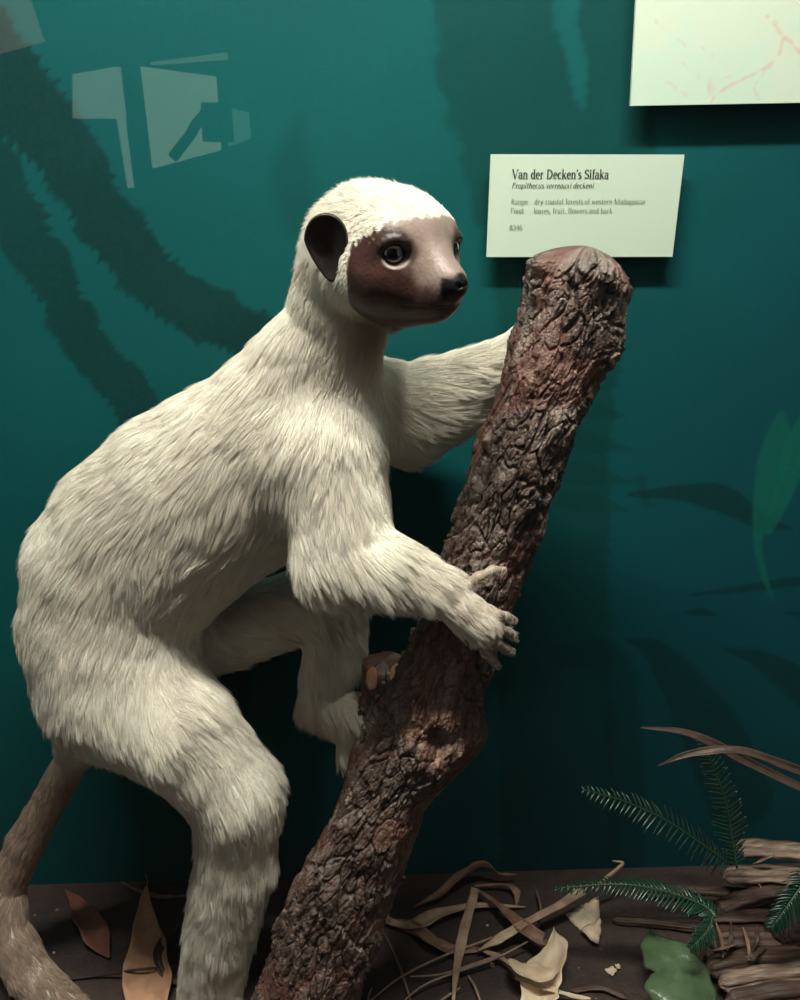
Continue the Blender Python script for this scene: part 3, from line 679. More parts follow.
# a small pen-drawn serif alphabet: thick uprights, thin horizontals
def arc(cx, cy, rx, ry, a0, a1, n=10): return [(cx + rx * math.cos(R(a0 + (a1 - a0) * i / n)), cy + ry * math.sin(R(a0 + (a1 - a0) * i / n))) for i in range(n + 1)]
x = .46                                        # x-height
def sf(cx, y, w=.10): return [(cx - w, y), (cx + w, y)]
GL = {
 'V': (.62, [[(.08, .7), (.32, 0)], [(.32, 0), (.54, .7)], sf(.08, .7), sf(.54, .7)]),
 'D': (.66, [[(.14, 0), (.14, .7)], arc(.20, .35, .36, .35, 90, -90), [(.06, 0), (.22, 0)], [(.06, .7), (.22, .7)]]),
 'S': (.48, [arc(.24, .52, .16, .17, 20, 200, 10) + arc(.24, .19, .17, .18, 90, -160, 12)]),
 'P': (.56, [[(.14, 0), (.14, .7)], arc(.20, .53, .24, .17, 90, -90), sf(.14, 0), [(.06, .7), (.2, .7)]]),
 'R': (.62, [[(.14, 0), (.14, .7)], arc(.20, .53, .22, .17, 90, -90), [(.26, .36), (.50, 0)], sf(.14, 0), [(.06, .7), (.2, .7)], sf(.52, 0, .05)]),
 'F': (.54, [[(.14, 0), (.14, .7)], [(.06, .7), (.48, .7), (.48, .56)], [(.14, .37), (.36, .37)], sf(.14, 0)]),
 'M': (.84, [[(.12, 0), (.12, .7)], [(.12, .7), (.40, .02)], [(.40, .02), (.68, .7)], [(.70, 0), (.70, .7)], sf(.12, 0), sf(.70, 0), sf(.08, .7, .05), sf(.74, .7, .05)]),
 'a': (.44, [arc(.20, .34, .13, .12, 160, 0, 8) + [(.33, .06), (.40, .0)], arc(.20, .13, .13, .13, 70, 340, 12)]),
 'b': (.48, [[(.12, .72), (.12, 0)], arc(.24, .23, .15, .23, 160, -160, 14), sf(.09, .72, .05)]),
 'c': (.42, [arc(.24, .23, .16, .23, 50, 310, 14)]),
 'd': (.48, [[(.36, .72), (.36, 0)], arc(.22, .23, .15, .23, 20, 340, 14), sf(.32, .72, .05), sf(.40, 0, .05)]),
 'e': (.42, [[(.08, .26), (.36, .26)] + arc(.22, .23, .15, .23, 10, 310, 16)]),
 'f': (.30, [[(.14, 0), (.14, .58)] + arc(.22, .60, .08, .11, 180, 40, 6), [(.04, x), (.26, x)], sf(.14, 0)]),
 'g': (.46, [arc(.20, .30, .13, .15, 0, 360, 16), arc(.20, -.06, .17, .11, 0, 360, 16), [(.30, .42), (.40, .44)]]),
 'h': (.52, [[(.12, .72), (.12, 0)], arc(.26, .30, .13, .16, 170, 0, 8) + [(.39, 0)], sf(.12, 0), sf(.39, 0), sf(.09, .72, .05)]),
 'i': (.26, [[(.13, x), (.13, 0)], sf(.13, 0), sf(.10, x, .05), arc(.13, .64, .03, .03, 0, 360, 6)]),
 'k': (.50, [[(.12, .72), (.12, 0)], [(.12, .18), (.38, .46)], [(.22, .27), (.42, 0)], sf(.12, 0), sf(.42, 0, .06), sf(.38, x, .06), sf(.09, .72, .05)]),
 'l': (.26, [[(.13, .72), (.13, 0)], sf(.13, 0), sf(.10, .72, .05)]),
 'm': (.78, [[(.12, x), (.12, 0)], arc(.25, .30, .12, .16, 170, 0, 8) + [(.37, 0)], arc(.50, .30, .12, .16, 170, 0, 8) + [(.62, 0)], sf(.12, 0), sf(.37, 0), sf(.64, 0)]),
 'n': (.52, [[(.12, x), (.12, 0)], arc(.26, .30, .13, .16, 170, 0, 8) + [(.39, 0)], sf(.12, 0), sf(.39, 0), sf(.09, x, .05)]),
 'o': (.46, [arc(.23, .23, .17, .23, 0, 360, 18)]),
 'p': (.50, [[(.12, x), (.12, -.22)], arc(.24, .23, .16, .23, 160, -160, 14), sf(.12, -.22), sf(.09, x, .05)]),
 'r': (.38, [[(.13, x), (.13, 0)], arc(.28, .32, .12, .13, 170, 60, 6), sf(.13, 0), sf(.10, x, .05)]),
 's': (.36, [arc(.17, .35, .10, .11, 30, 200, 8) + arc(.18, .12, .12, .12, 90, -150, 10)]),
 't': (.32, [[(.14, .62), (.14, .08)] + arc(.22, .08, .08, .08, 180, 310, 5), [(.04, x), (.26, x)]]),
 'u': (.52, [[(.12, x), (.12, .16)] + arc(.25, .15, .13, .15, 180, 350, 8), [(.39, x), (.39, 0)], sf(.09, x, .05), sf(.42, 0, .05)]),
 'v': (.44, [[(.08, x), (.22, 0)], [(.22, 0), (.36, x)], sf(.08, x, .07), sf(.36, x, .06)]),
 'w': (.66, [[(.08, x), (.20, 0)], [(.20, 0), (.33, x)], [(.33, x), (.45, 0)], [(.45, 0), (.58, x)], sf(.08, x, .06), sf(.58, x, .06)]),
 'x': (.46, [[(.08, x), (.36, 0)], [(.36, x), (.08, 0)], sf(.08, x, .06), sf(.36, 0, .06), sf(.36, x, .05), sf(.08, 0, .05)]),
 'y': (.46, [[(.08, x), (.23, 0)], [(.38, x), (.23, 0), (.15, -.2), (.08, -.2)], sf(.08, x, .06), sf(.38, x, .06)]),
 "'": (.18, [[(.09, .72), (.07, .56)]]), ',': (.2, [[(.1, .04), (.06, -.12)]]), ':': (.22, [arc(.1, .04, .03, .03, 0, 360, 6), arc(.1, .38, .03, .03, 0, 360, 6)]),
 ' ': (.26, []), '8': (.46, [arc(.23, .53, .13, .16, 0, 360, 14), arc(.23, .18, .16, .18, 0, 360, 14)]), '3': (.44, [arc(.2, .53, .13, .16, 150, -90, 10), arc(.2, .18, .16, .19, 90, -150, 12)]),
 '4': (.46, [[(.34, 0), (.34, .7), (.05, .2), (.42, .2)]]), '6': (.46, [arc(.23, .2, .16, .2, 0, 360, 14), [(.07, .2), (.12, .5), (.3, .7)]]), '0': (.46, [arc(.23, .35, .15, .35, 0, 360, 18)])}
def lettering(text, X0, Z0, X1, hgt, ml, italic=0, thick=.085, thin=.035, name='lettering', serif=True):
    """X0..X1 span along the wall and baseline Z0 in wall coordinates"""
    adv = sum(GL[c][0] for c in text); sx = (X1 - X0) / adv; V = []; F = []; xo = 0
    org = np.array([0, WD, 0]) - WN * (OFF + .0004)
    for c in text:
        w_, st = GL[c]
        for pl in st:
            if not serif and len(pl) == 2 and pl[0][1] == pl[1][1] and abs(pl[0][0] - pl[1][0]) <= .21: continue
            q = []
            for i in range(len(pl) - 1):
                for t in (np.linspace(0, 1, 4)[:-1] if i < len(pl) - 2 else np.linspace(0, 1, 4)): q.append((pl[i][0] + (pl[i + 1][0] - pl[i][0]) * t, pl[i][1] + (pl[i + 1][1] - pl[i][1]) * t))
            q = np.array(q); d = np.gradient(q, axis=0); d /= np.linalg.norm(d, axis=1)[:, None] + 1e-9
            if len(pl) == 2 and c in 'VvwMxyk' and (pl[1][0] - pl[0][0]) * (pl[1][1] - pl[0][1]) > 0: wd = np.full(len(q), thin)
            else: wd = thin + (thick - thin) * np.abs(d[:, 1]) ** 1.5
            nrm = np.stack([-d[:, 1], d[:, 0]], 1); k0 = len(V)
            for p, n_, ww in zip(q, nrm, wd):
                for sg in (1, -1):
                    a = p + n_ * ww * sg; a = (a[0] + italic * a[1], a[1])
                    X = X0 + (xo + a[0]) * sx; Z = Z0 + a[1] * hgt
                    V.append(org + WT * X + np.array([0, 0, Z]))
            F += [(k0 + 2 * i, k0 + 2 * i + 2, k0 + 2 * i + 3, k0 + 2 * i + 1) for i in range(len(q) - 1)]
        xo += w_
    return link(name, mesh_of(V, F), ml, CARD, smooth=False)
M_ink = mat('black_ink', (.03, .035, .03), .6); M_grey = mat('grey_ink', (.20, .24, .19), .6)
def wxy(px, py):
    p = PW(px, py, OFF); return float((p - np.array([0, WD, 0])) @ WT), float(p[2])
def line(text, px0, px1, py, hpx, ml, **k):
    a, z = wxy(px0, py); b, _ = wxy(px1, py); h = (wxy(px0, py - hpx)[1] - z) / .7; return lettering(text, a, z, b, h, ml, **k)
line("Van der Decken's Sifaka", 511.5, 608, 178.5, 8.8, M_ink, thick=.064, thin=.026)
line("Propithecus verreauxi deckeni", 511, 593, 188.2, 5.6, M_ink, italic=.22, thick=.048, thin=.022, serif=False)
line("Range:", 510.5, 528, 204, 5.2, M_grey, thick=.055, thin=.022, serif=False); line("dry coastal forests of western Madagascar", 534, 645, 204, 5.2, M_grey, thick=.055, thin=.022, serif=False)
line("Food:", 510, 524, 213.2, 5.2, M_grey, thick=.055, thin=.022, serif=False); line("leaves, fruit, flowers and bark", 533, 612, 213.2, 5.2, M_grey, thick=.055, thin=.022, serif=False)
line("8346", 509, 522, 230, 5.2, M_grey, thick=.055, thin=.022, serif=False)
# distribution map card
mo = .0170
mc = [PW(a, b, mo) for a, b in [(630, 106), (900, 101), (910, -120), (642, -120)]]
NXm, NYm = 330, 270; V = []
for j in range(NYm):
    for i in range(NXm):
        s_, t_ = i / (NXm - 1), j / (NYm - 1); V.append((mc[0] * (1 - s_) + mc[1] * s_) * (1 - t_) + (mc[3] * (1 - s_) + mc[2] * s_) * t_)
V = np.array(V); Um = np.stack([V @ WT - np.array([0, WD, 0]) @ WT, V[:, 2]], 1)
Cm = np.tile(np.array([.60, .69, .57]), (len(V), 1)); q3 = np.stack([Um[:, 0] * 22, Um[:, 1] * 22, Um[:, 0] * 0], 1)
lake = sstep(.50, .60, fbm(q3, 4, 91))[:, None] * .5; Cm = Cm * (1 - lake) + np.array([.52, .70, .60]) * lake
def mapline(pl, wpx, col, op):
    global Cm
    pts = spline([list(w2(a, b)) for a, b in pl], 30); jit = (fbm(np.stack([Um[:, 0] * 250, Um[:, 1] * 250, Um[:, 0] * 0], 1), 3, 95) - .5)
    bd = np.full(len(Um), 9.)
    for a, b in zip(pts[:-1], pts[1:]):
        ab = b - a; t = np.clip((Um - a) @ ab / (ab @ ab), 0, 1); bd = np.minimum(bd, np.linalg.norm(Um - a - t[:, None] * ab, axis=1))
    bd = bd + jit * .005
    k = (op * (1 - sstep(wpx * .0001, wpx * .0007, bd)))[:, None]; Cm = Cm * (1 - k) + np.array(col) * k
pk = (.66, .46, .39)
mapline([(790, 55), (775, 42), (768, 58), (760, 68), (745, 76), (725, 86), (710, 95), (703, 104)], 2.5, pk, .6)
mapline([(775, 42), (765, 28), (757, 18)], 3, pk, .55); mapline([(790, 55), (800, 58), (830, 70)], 4, pk, .6)
mapline([(755, 74), (745, 90), (752, 104)], 1.5, pk, .35); mapline([(700, 90), (705, 84), (722, 78)], 1.5, pk, .3); mapline([(800, 20), (790, 0), (780, -30)], 2.5, pk, .4)
mapline([(702, 86), (703, 94)], 7, pk, .4)
for a, b, c, d in [(641, 20, 680, 50), (694, 50, 723, 75), (674, 66, 693, 80), (655, 80, 682, 100), (757, 14, 772, 30)]:   # illegible hand-set place names
    n_ = int(abs(c - a) / 3)
    for i in range(n_):
        t = i / n_; xx, yy = a + (c - a) * t, b + (d - b) * t
        if RNG.random() < .8: mapline([(xx, yy - 1.5), (xx + 1.2, yy + 1.8)], 1.6, pk, .28)
I = np.arange(NXm * NYm).reshape(NYm, NXm); F = np.stack([I[:-1, :-1], I[:-1, 1:], I[1:, 1:], I[1:, :-1]], -1).reshape(-1, 4)
MAP = empty('map_card', PW(720, 103, mo)); tag(MAP, 'large pale map board with faint pink rivers in the top right corner', 'map')
back = slab([p + WN * .0005 for p in mc], .0035); link('board', back, M_card, MAP, smooth=False)
me = mesh_of(V, F); set_col(me, Cm); link('map_print', me, mat('map_print_paper', attr='Col', rough=.5, spec=.3), MAP, smooth=False)
link('spacer', slab([PW(a, b, mo - .004) for a, b in [(690, 60), (840, 60), (840, -60), (690, -60)]], mo - .004), M_side, MAP, smooth=False)

# ------------------------------------------------------------------ litter on the floor
def strap(name, pts, wpx, mat_, label, cat, group=None, twist=None, curl=.25, n=60, m=9, parent=None, th=.0006, normal=(0, 0, 1), taper=(0, 0), wob=.0015, seed=0, fold=0):
    """a leaf-like blade. pts = world points, wpx = half widths in mm along it, curl = cross-section cupping"""
    pts = np.array(pts, float); c = spline(pts, n); t = np.linspace(0, 1, n); hw = np.interp(t, np.linspace(0, 1, len(wpx)), wpx) * mm
    tw = np.interp(t, np.linspace(0, 1, len(twist)), twist) if twist is not None else np.zeros(n)
    T = np.gradient(c, axis=0); T /= np.linalg.norm(T, axis=1)[:, None] + 1e-12; N0 = np.array(normal, float); V = []
    rs = np.random.default_rng(seed + 11); ph = rs.random(4) * 6
    for i in range(n):
        S = np.cross(T[i], N0); S /= np.linalg.norm(S) + 1e-12; Nn_ = np.cross(S, T[i]); a = R(tw[i])
        S, Nn_ = S * math.cos(a) + Nn_ * math.sin(a), Nn_ * math.cos(a) - S * math.sin(a)
        for j in range(m):
            v = 2 * j / (m - 1) - 1
            edge = 1 + .06 * math.sin(13 * t[i] + ph[0] + v * 2) + .05 * math.sin(31 * t[i] + ph[1] * v)
            V.append(c[i] + S * v * hw[i] * edge + Nn_ * (curl * hw[i] * (v * v - .3) - fold * hw[i] * abs(v) + wob * math.sin(9 * t[i] + ph[2] + 2 * v) * abs(v) * min(1, hw[i] / .004)))
    V = np.array(V); lo = V[:, 2].min()
    V[:, 2] = np.maximum(V[:, 2], .0012)
    F = [(i * m + j, i * m + j + 1, (i + 1) * m + j + 1, (i + 1) * m + j) for i in range(n - 1) for j in range(m - 1)]
    o = link(name, mesh_of(V, F), mat_, parent)
    so = o.modifiers.new('s', 'SOLIDIFY'); so.thickness = th; so.offset = 0
    if parent is None: tag(o, label, cat, group)
    return o
def leafmat(name, c, c2, rough=.55, sc=(60, 60, 60), coat=0): return mat(name, c, rough, noise=.8, nscale=1, ncol=c2, stretch=sc, bump=.35, bscale=3, spec=.4, coat=coat)
M_tan = leafmat('tan_dry_leaf', (.50, .28, .17), (.30, .15, .09)); M_red = leafmat('red_brown_leaf', (.22, .085, .062), (.12, .045, .035))
M_straw = leafmat('straw_blade', (.48, .34, .24), (.24, .15, .10)); M_brn = leafmat('brown_blade', (.27, .155, .11), (.13, .07, .05)); M_dkb = leafmat('dark_blade', (.06, .03, .025), (.03, .017, .014))
M_cream = leafmat('cream_bark_peel', (.68, .57, .42), (.50, .37, .25)); M_pink = leafmat('pink_leaf', (.30, .12, .10), (.2, .07, .06))
M_green = leafmat('glossy_green_leaf', (.062, .108, .052), (.10, .155, .085), .22, (50, 50, 50), .5); M_fern = mat('fern_green', (.008, .042, .024), .26, noise=.5, nscale=80, ncol=(.006, .035, .018), spec=.6)
M_stem = mat('fern_stem', (.045, .075, .035), .35); M_twig = leafmat('twig', (.36, .25, .19), (.2, .13, .10)); M_fib = leafmat('split_wood', (.33, .235, .18), (.085, .05, .04), .42, (30, 420, 420)); M_grass = leafmat('dry_grass_blade', (.085, .055, .042), (.05, .03, .024), .45)
M_fibd = leafmat('dark_split_wood', (.095, .055, .043), (.04, .022, .018), .45, (30, 420, 420)); M_rock = mat('rough_brown_clod', (.045, .022, .018), .85, noise=.6, nscale=120, ncol=(.02, .01, .009), bump=1, bscale=260)
def F_(lst): return [PF(*q) for q in lst]
# left part
strap('leaf', F_([(66, 887, .006), (80, 905, .012), (95, 930, .010), (110, 955, .004)]), [.3, 6, 13, 13, 1], M_red, 'small red-brown leaf on the bare floor right of the tail', 'leaf', curl=.35, seed=1)
strap('leaf', F_([(147, 884, .020), (146, 915, .016), (148, 960, .010), (150, 1010, .004), (150, 1040, .003)]), [1, 8, 17, 24, 14, 3], M_tan, 'large tan pointed leaf left of the near hind foot', 'leaf', curl=.3, seed=2)
strap('curled_blade', F_([(122, 880, .010), (140, 889, .008), (165, 895, .007), (195, 893, .006)]), [.5, 2.2, 2.2, 1.5], M_brn, 'thin curled brown blade along the wall behind the tan leaf', 'dry blade', seed=3)
strap('curled_blade', F_([(195, 912, .004), (172, 930, .012), (158, 952, .016), (168, 975, .008), (195, 985, .003)]), [1.5, 4.5, 4, 3, 1], M_dkb, 'dark looping blade hugging the right side of the large tan leaf', 'dry blade', seed=4)
def tw(name, pts, r, ml, label, cat='twig', group=None, bumps=0):
    c = spline(pts, 40 if not bumps else 120); rr = np.interp(np.linspace(0, 1, len(c)), np.linspace(0, 1, len(r)), r) * mm
    if bumps: rr = rr * (1 + .35 * np.abs(np.sin(np.arange(len(c)) * .9)))
    c[:, 2] = np.maximum(c[:, 2], rr * 1.02 + .0002)
    V, F = tube_me(c, rr, 8); return tag(link(name, mesh_of(V, F), ml), label, cat, group)
tw('twig', F_([(60, 978, .003), (100, 973, .004), (140, 967, .014), (185, 964, .006)]), [.8, 1.2, 1.3, 1.0], M_dkb, 'thin dark stick lying across the large tan leaf')
tw('twig', F_([(146, 872, .028), (148, 878, .024), (147, 886, .020)]), [.4, .6, .8], M_twig, 'short curled stalk standing at the tip of the large tan leaf')
# centre
strap('curled_blade', F_([(414, 905, .004), (440, 892, .010), (462, 874, .020), (482, 864, .026), (498, 872, .016), (516, 873, .012)]), [1.2, 4.5, 6, 9, 6, 2, .6], M_brn, 'brown blade arching against the wall right of the log', 'dry blade', curl=.7, seed=5, twist=[0, 20, 50, 30, 0])
strap('curled_blade', F_([(474, 884, .006), (505, 883, .010), (516, 890, .008), (516, 903, .003)]), [1, 2.5, 4, 1], M_brn, 'short bent brown blade just right of the arching blade', 'dry blade', seed=6)
strap('curled_blade', F_([(387, 912, .014), (386, 919, .006), (410, 924, .008), (440, 912, .010), (475, 904, .008), (525, 905, .004)]), [2, 6, 4, 8, 6, 3, .6], M_straw, 'folded tan blade starting beside the log and pointing right', 'dry blade', curl=.5, twist=[70, 20, -20, 20, 0], seed=7)
strap('curled_blade', F_([(388, 918, .005), (415, 928, .005), (432, 940, .008), (455, 947, .006), (490, 948, .004)]), [2, 5, 8, 9, 3, .6], M_brn, 'wide wrinkled brown blade under the folded tan blade', 'dry blade', curl=.5, wob=.004, seed=8)
strap('straight_blade', F_([(475, 886, .016), (466, 920, .015), (457, 960, .013), (452, 1012, .012)]), [4.5, 5, 5.5, 3, .6], M_straw, 'straight upright-looking straw blade crossing over the twigs', 'dry blade', curl=.15, fold=.25, seed=9)
strap('curled_blade', F_([(476, 887, .012), (498, 903, .016), (520, 923, .020), (540, 938, .022), (549, 942, .016)]), [1, 4, 7, 8, 5], M_brn, 'dark tan blade ending in the curled pale peel', 'dry blade', curl=.5, seed=10)
strap('straight_blade', F_([(478, 948, .010), (505, 932, .018), (540, 912, .026), (583, 888, .034)]), [1, 4.5, 5, 5, 4.5], M_straw, 'straw blade running diagonally up toward the fern tip', 'dry blade', curl=.2, fold=.3, seed=11)
tw('twig', F_([(597, 884, .034), (606, 876, .042), (618, 866, .052), (622, 861, .056), (612, 859, .058)]), [1.3, 1.9, 1.6, 1.4, .6], M_straw, 'jointed straw stalk poking up past the fern with hooked end', bumps=1)
strap('bark_peel', F_([(553, 925, .034), (556, 945, .026), (548, 968, .018), (540, 990, .012), (533, 1012, .010)]), [.6, 9, 13, 17, 19, 12], M_cream, 'curled pale cream bark peel in the centre foreground', 'bark peel', curl=.75, wob=.005, seed=12, twist=[30, 10, -10, -5, 0])
strap('bark_peel', F_([(508, 957, .022), (520, 968, .028), (540, 974, .026), (556, 968, .022)]), [1, 8, 10, 3], M_cream, 'small folded pale peel lying on the curled cream peel', 'bark peel', curl=.8, seed=13)
strap('bark_peel', F_([(515, 975, .020), (545, 985, .018), (570, 993, .010), (590, 996, .004)]), [2, 3.4, 3, .8], M_cream, 'narrow pointed cream splinter under the curled peel', 'bark peel', curl=.4, seed=14)
def chip(name, poly, z, ml, label, cat='bark peel', dome=.004, th=.0012, tilt=0, seed=0):
    q = [PF(a, b, z) for a, b in poly]; c = np.mean(q, 0); n = len(q); V = [c + [0, 0, dome]]; rs = np.random.default_rng(seed); K = 5; nn = n * 4
    per = []
    for i in range(n):
        for k in range(4): per.append(q[i] + (q[(i + 1) % n] - q[i]) * k / 4 + (rs.random(3) - .5) * [.0016, .0016, .001] * (k > 0))
    for r_ in range(1, K + 1):
        f_ = r_ / K
        for p in per: V.append(c + (p - c) * f_ + np.array([0, 0, dome * (1 - f_ ** 2) + tilt * (p[1] - c[1]) * f_ + .0015 * math.sin(p[0] * 300) * f_]))
    V = np.array(V); V[:, 2] = np.maximum(V[:, 2], th * .6)
    F = [(0, 1 + i, 1 + (i + 1) % nn) for i in range(nn)] + [(1 + (r_ - 1) * nn + i, 1 + r_ * nn + i, 1 + r_ * nn + (i + 1) % nn, 1 + (r_ - 1) * nn + (i + 1) % nn) for r_ in range(1, K) for i in range(nn)]
    o = link(name, mesh_of(V, F), ml); s_ = o.modifiers.new('s', 'SOLIDIFY'); s_.thickness = th; s_.offset = 0
    return tag(o, label, cat)
chip('bark_peel', [(565, 913), (574, 908), (581, 906), (590, 901), (598, 899), (599, 917), (590, 923), (580, 926), (573, 919)], .004, M_cream, 'torn cream bark flake on bare floor below the fern, upper half', dome=.003, tilt=.25, seed=2)
chip('bark_peel', [(580, 928), (590, 922), (600, 916), (600, 932), (598, 941), (590, 939)], .007, M_cream, 'torn cream bark flake tucked against the larger flake, lower half', dome=.004, seed=3)
chip('bark_peel', [(604, 966), (612, 965), (616, 969), (612, 974)], .002, M_cream, 'tiny cream chip left of the green leaf, larger of two', dome=.001, seed=4)
chip('bark_peel', [(614, 963), (618, 962), (620, 966), (616, 967)], .002, M_cream, 'tiny cream chip left of the green leaf, smaller of two', dome=.001, seed=5)
for k, (pts, lab) in enumerate([([(383, 928, .004), (396, 955, .004), (405, 980, .004), (414, 1010, .004)], 'thin knobby twig slanting down beside the log base'),
        ([(368, 1000, .004), (400, 975, .008), (440, 955, .009), (480, 940, .008), (492, 935, .006)], 'knobby twig curving up from the log base, uppermost of the long ones'),
        ([(392, 1010, .006), (420, 985, .009), (455, 970, .011), (495, 956, .012), (530, 938, .016)], 'long knobby twig reaching the curled pale peel'),
        ([(410, 974, .007), (440, 972, .009), (470, 963, .010), (500, 952, .010)], 'level knobby twig between the two long curving twigs'),
        ([(468, 973, .006), (475, 985, .006), (482, 1005, .004)], 'short twig dropping off the bottom right of the straight straw blade'),
        ([(428, 1008, .004), (445, 995, .006), (460, 985, .008)], 'short twig at the bottom edge left of the straight straw blade'),
        ([(536, 888, .008), (540, 905, .010), (538, 925, .012)], 'thin dark stalk standing above the curled pale peel'),
        ([(372, 985, .004), (368, 998, .004), (372, 1015, .004)], 'stubby twig at the bottom edge against the log')]):
    tw('twig', F_(pts), [.5, .9, 1.1, .6], M_twig if k != 6 else M_brn, lab, bumps=1)
strap('straight_blade', F_([(478, 947, .006), (500, 955, .010), (515, 966, .012)]), [1, 3, 1], M_straw, 'short tan blade end between the twigs and the pale peel', 'dry blade', seed=15)
# crumbs
def crumb(px, py, r, ml, label, cat='crumb', seed=0, group=None):
    b = bmesh.new(); bmesh.ops.create_icosphere(b, subdivisions=2, radius=r * mm); rs = random.Random(seed)
    for v in b.verts: v.co *= .75 + .5 * rs.random(); v.co.z *= .6
    lo = min(v.co.z for v in b.verts); c = PF(px, py, 0)
    for v in b.verts: v.co += Vector((c[0], c[1], -lo))
    return tag(link('crumb', b, ml, smooth=False), label, cat, group)
crumb(92, 907, 2.0, M_cream, 'cream crumb touching the red-brown leaf', seed=1); crumb(55, 951, 1.3, M_cream, 'cream crumb below the red-brown leaf near the tail', seed=2)
crumb(58, 909, 1.8, M_brn, 'brown crumb on the bare floor left of the red-brown leaf', seed=3); crumb(36, 914, 1.5, M_brn, 'brown crumb right of the tail', seed=4)
crumb(78, 996, 2.2, M_cream, 'cream crumb at the bottom edge beside the tail', seed=5); crumb(397, 877, 1.8, M_cream, 'pale chip by the wall right of the log', seed=6)
crumb(404, 876, 1.5, M_cream, 'pale chip by the wall, right of its twin', seed=7); crumb(487, 924, 1.4, M_cream, 'pale crumb inside the tangle of blades', seed=8)
crumb(492, 964, 2.6, M_tan, 'tan crumb below the long twigs', seed=9); crumb(578, 966, 1.1, M_brn, 'brown speck right of the pale peel', seed=10)
crumb(600, 948, 1.1, M_brn, 'brown speck below the torn flakes', seed=11); crumb(5, 973, 2.5, M_cream, 'pale crumb at the left edge behind the tail', seed=12)
# ferns
def frond(pts, Lmm, npair, label, normal=(0, -.6, .8), seed=0, droop=.3):
    rs = random.Random(seed); c = spline(pts, npair * 2 + 2); T = np.gradient(c, axis=0); T /= np.linalg.norm(T, axis=1)[:, None]
    root_ = empty('fern_frond', c[0]); tag(root_, label, 'fern frond')
    V, F = tube_me(c, np.linspace(1.1, .35, len(c)) * mm, 7); link('stem', mesh_of(V, F), M_stem, root_)
    V = []; F = []; N0 = np.array(normal, float)
    for i in range(1, len(c)):
        t = i / len(c); ln = Lmm * mm * (min(1, .55 + 2.2 * t)) * (1 - t ** 2.2) ** .7 + .002
        for sg in (1, -1):
            S = np.cross(T[i], N0); S /= np.linalg.norm(S); Nn_ = np.cross(S, T[i])
            d = S * sg * .86 + T[i] * (.42 + .12 * rs.random()) + Nn_ * (rs.random() - .5) * .35; d /= np.linalg.norm(d)
            side = np.cross(d, Nn_); side /= np.linalg.norm(side); k0 = len(V); l = ln * (.85 + .3 * rs.random()); hw = .0014; m = 6
            for j in range(m):
                u_ = j / (m - 1); ww = hw * (math.sin(pi * min(1, u_ * .85 + .15)) ** .6 + .05) * (1 - u_ * .5)
                p = c[i] + d * l * u_ - np.array([0, 0, 1]) * droop * l * u_ * u_ + T[i] * l * .18 * u_ * u_
                V += [p + side * ww - Nn_ * ww * .5, p, p - side * ww - Nn_ * ww * .5]
            for j in range(m - 1):
                F += [(k0 + 3 * j, k0 + 3 * j + 1, k0 + 3 * j + 4, k0 + 3 * j + 3), (k0 + 3 * j + 1, k0 + 3 * j + 2, k0 + 3 * j + 5, k0 + 3 * j + 4)]
    V = np.array(V); V[:, 2] = np.maximum(V[:, 2], .001)
    o = link('leaflets', mesh_of(V, F), M_fern, root_); s_ = o.modifiers.new('s', 'SOLIDIFY'); s_.thickness = .0004
frond([P(730, 863, .735), P(705, 845, .725), P(665, 818, .715), P(625, 800, .71), P(584, 788, .705)], 19, 15, 'dark green fern frond pointing left in front of the wall', seed=1)
frond([P(736, 866, .750), P(731, 835, .755), P(725, 800, .758), P(712, 765, .758), P(700, 740, .755)], 17, 15, 'upright dark green fern frond below the dry grass blades', normal=(0, -1, .2), seed=2, droop=.1)
frond([P(716, 915, .665), P(700, 902, .675), (P(660, 888, .68)), P(615, 882, .685), P(556, 886, .69)], 17, 19, 'long fern frond lying low over the floor, tip toward the log', seed=3, normal=(0, -.3, 1))
frond([P(712, 915, .665), P(708, 925, .655), P(700, 935, .645), P(690, 945, .635)], 12, 8, 'short drooping fern frond behind the pink leaf', seed=4, normal=(0, -.8, .5))
frond([P(830, 850, .69), P(805, 878, .675), P(785, 905, .66), P(770, 925, .655)], 17, 14, 'fern frond at the right edge over the brown clod', seed=5, normal=(0, -.7, .7))
# dry grass blades top right
strap('grass_blade', [P(640, 726, .70), P(680, 730, .70), P(715, 743, .70), P(755, 765, .70), P(830, 800, .70)], [.4, 2.6, 4, 4, 4, 4], M_grass, 'long dry grass blade arching in from the right, upper of two', 'grass blade', curl=.4, normal=(0, -.7, .7), seed=20)
strap('grass_blade', [P(657, 764, .68), P(690, 752, .68), P(735, 748, .68), P(780, 762, .68), P(840, 785, .68)], [.4, 2.4, 3.6, 3.6, 3.6, 3.4], M_grass, 'long dry grass blade arching in from the right, lower of two', 'grass blade', curl=.4, normal=(0, -.7, .7), seed=21)
# green leaf, pink leaf
gl = []; gp = [(664, 932, .050), (662, 948, .052), (672, 966, .050), (682, 985, .046), (690, 1012, .040)]
strap('broad_leaf', F_([(651, 929, .040), (662, 942, .046), (674, 960, .046), (682, 982, .042), (692, 1015, .036)]), [2, 19, 24, 21, 31, 34, 34], M_green, 'glossy broad green leaf at the bottom right of the floor', 'leaf', curl=-.3, wob=.006, n=90, m=21, seed=22, normal=(0, -.5, 1))
strap('leaf', F_([(698, 966, .010), (698, 948, .024), (699, 930, .038), (698, 922, .044)]), [3.5, 5.5, 5.5, 4.5, .8], M_pink, 'small upright pink-brown leaf behind the green leaf', 'leaf', curl=.2, normal=(0, -1, .2), seed=23)
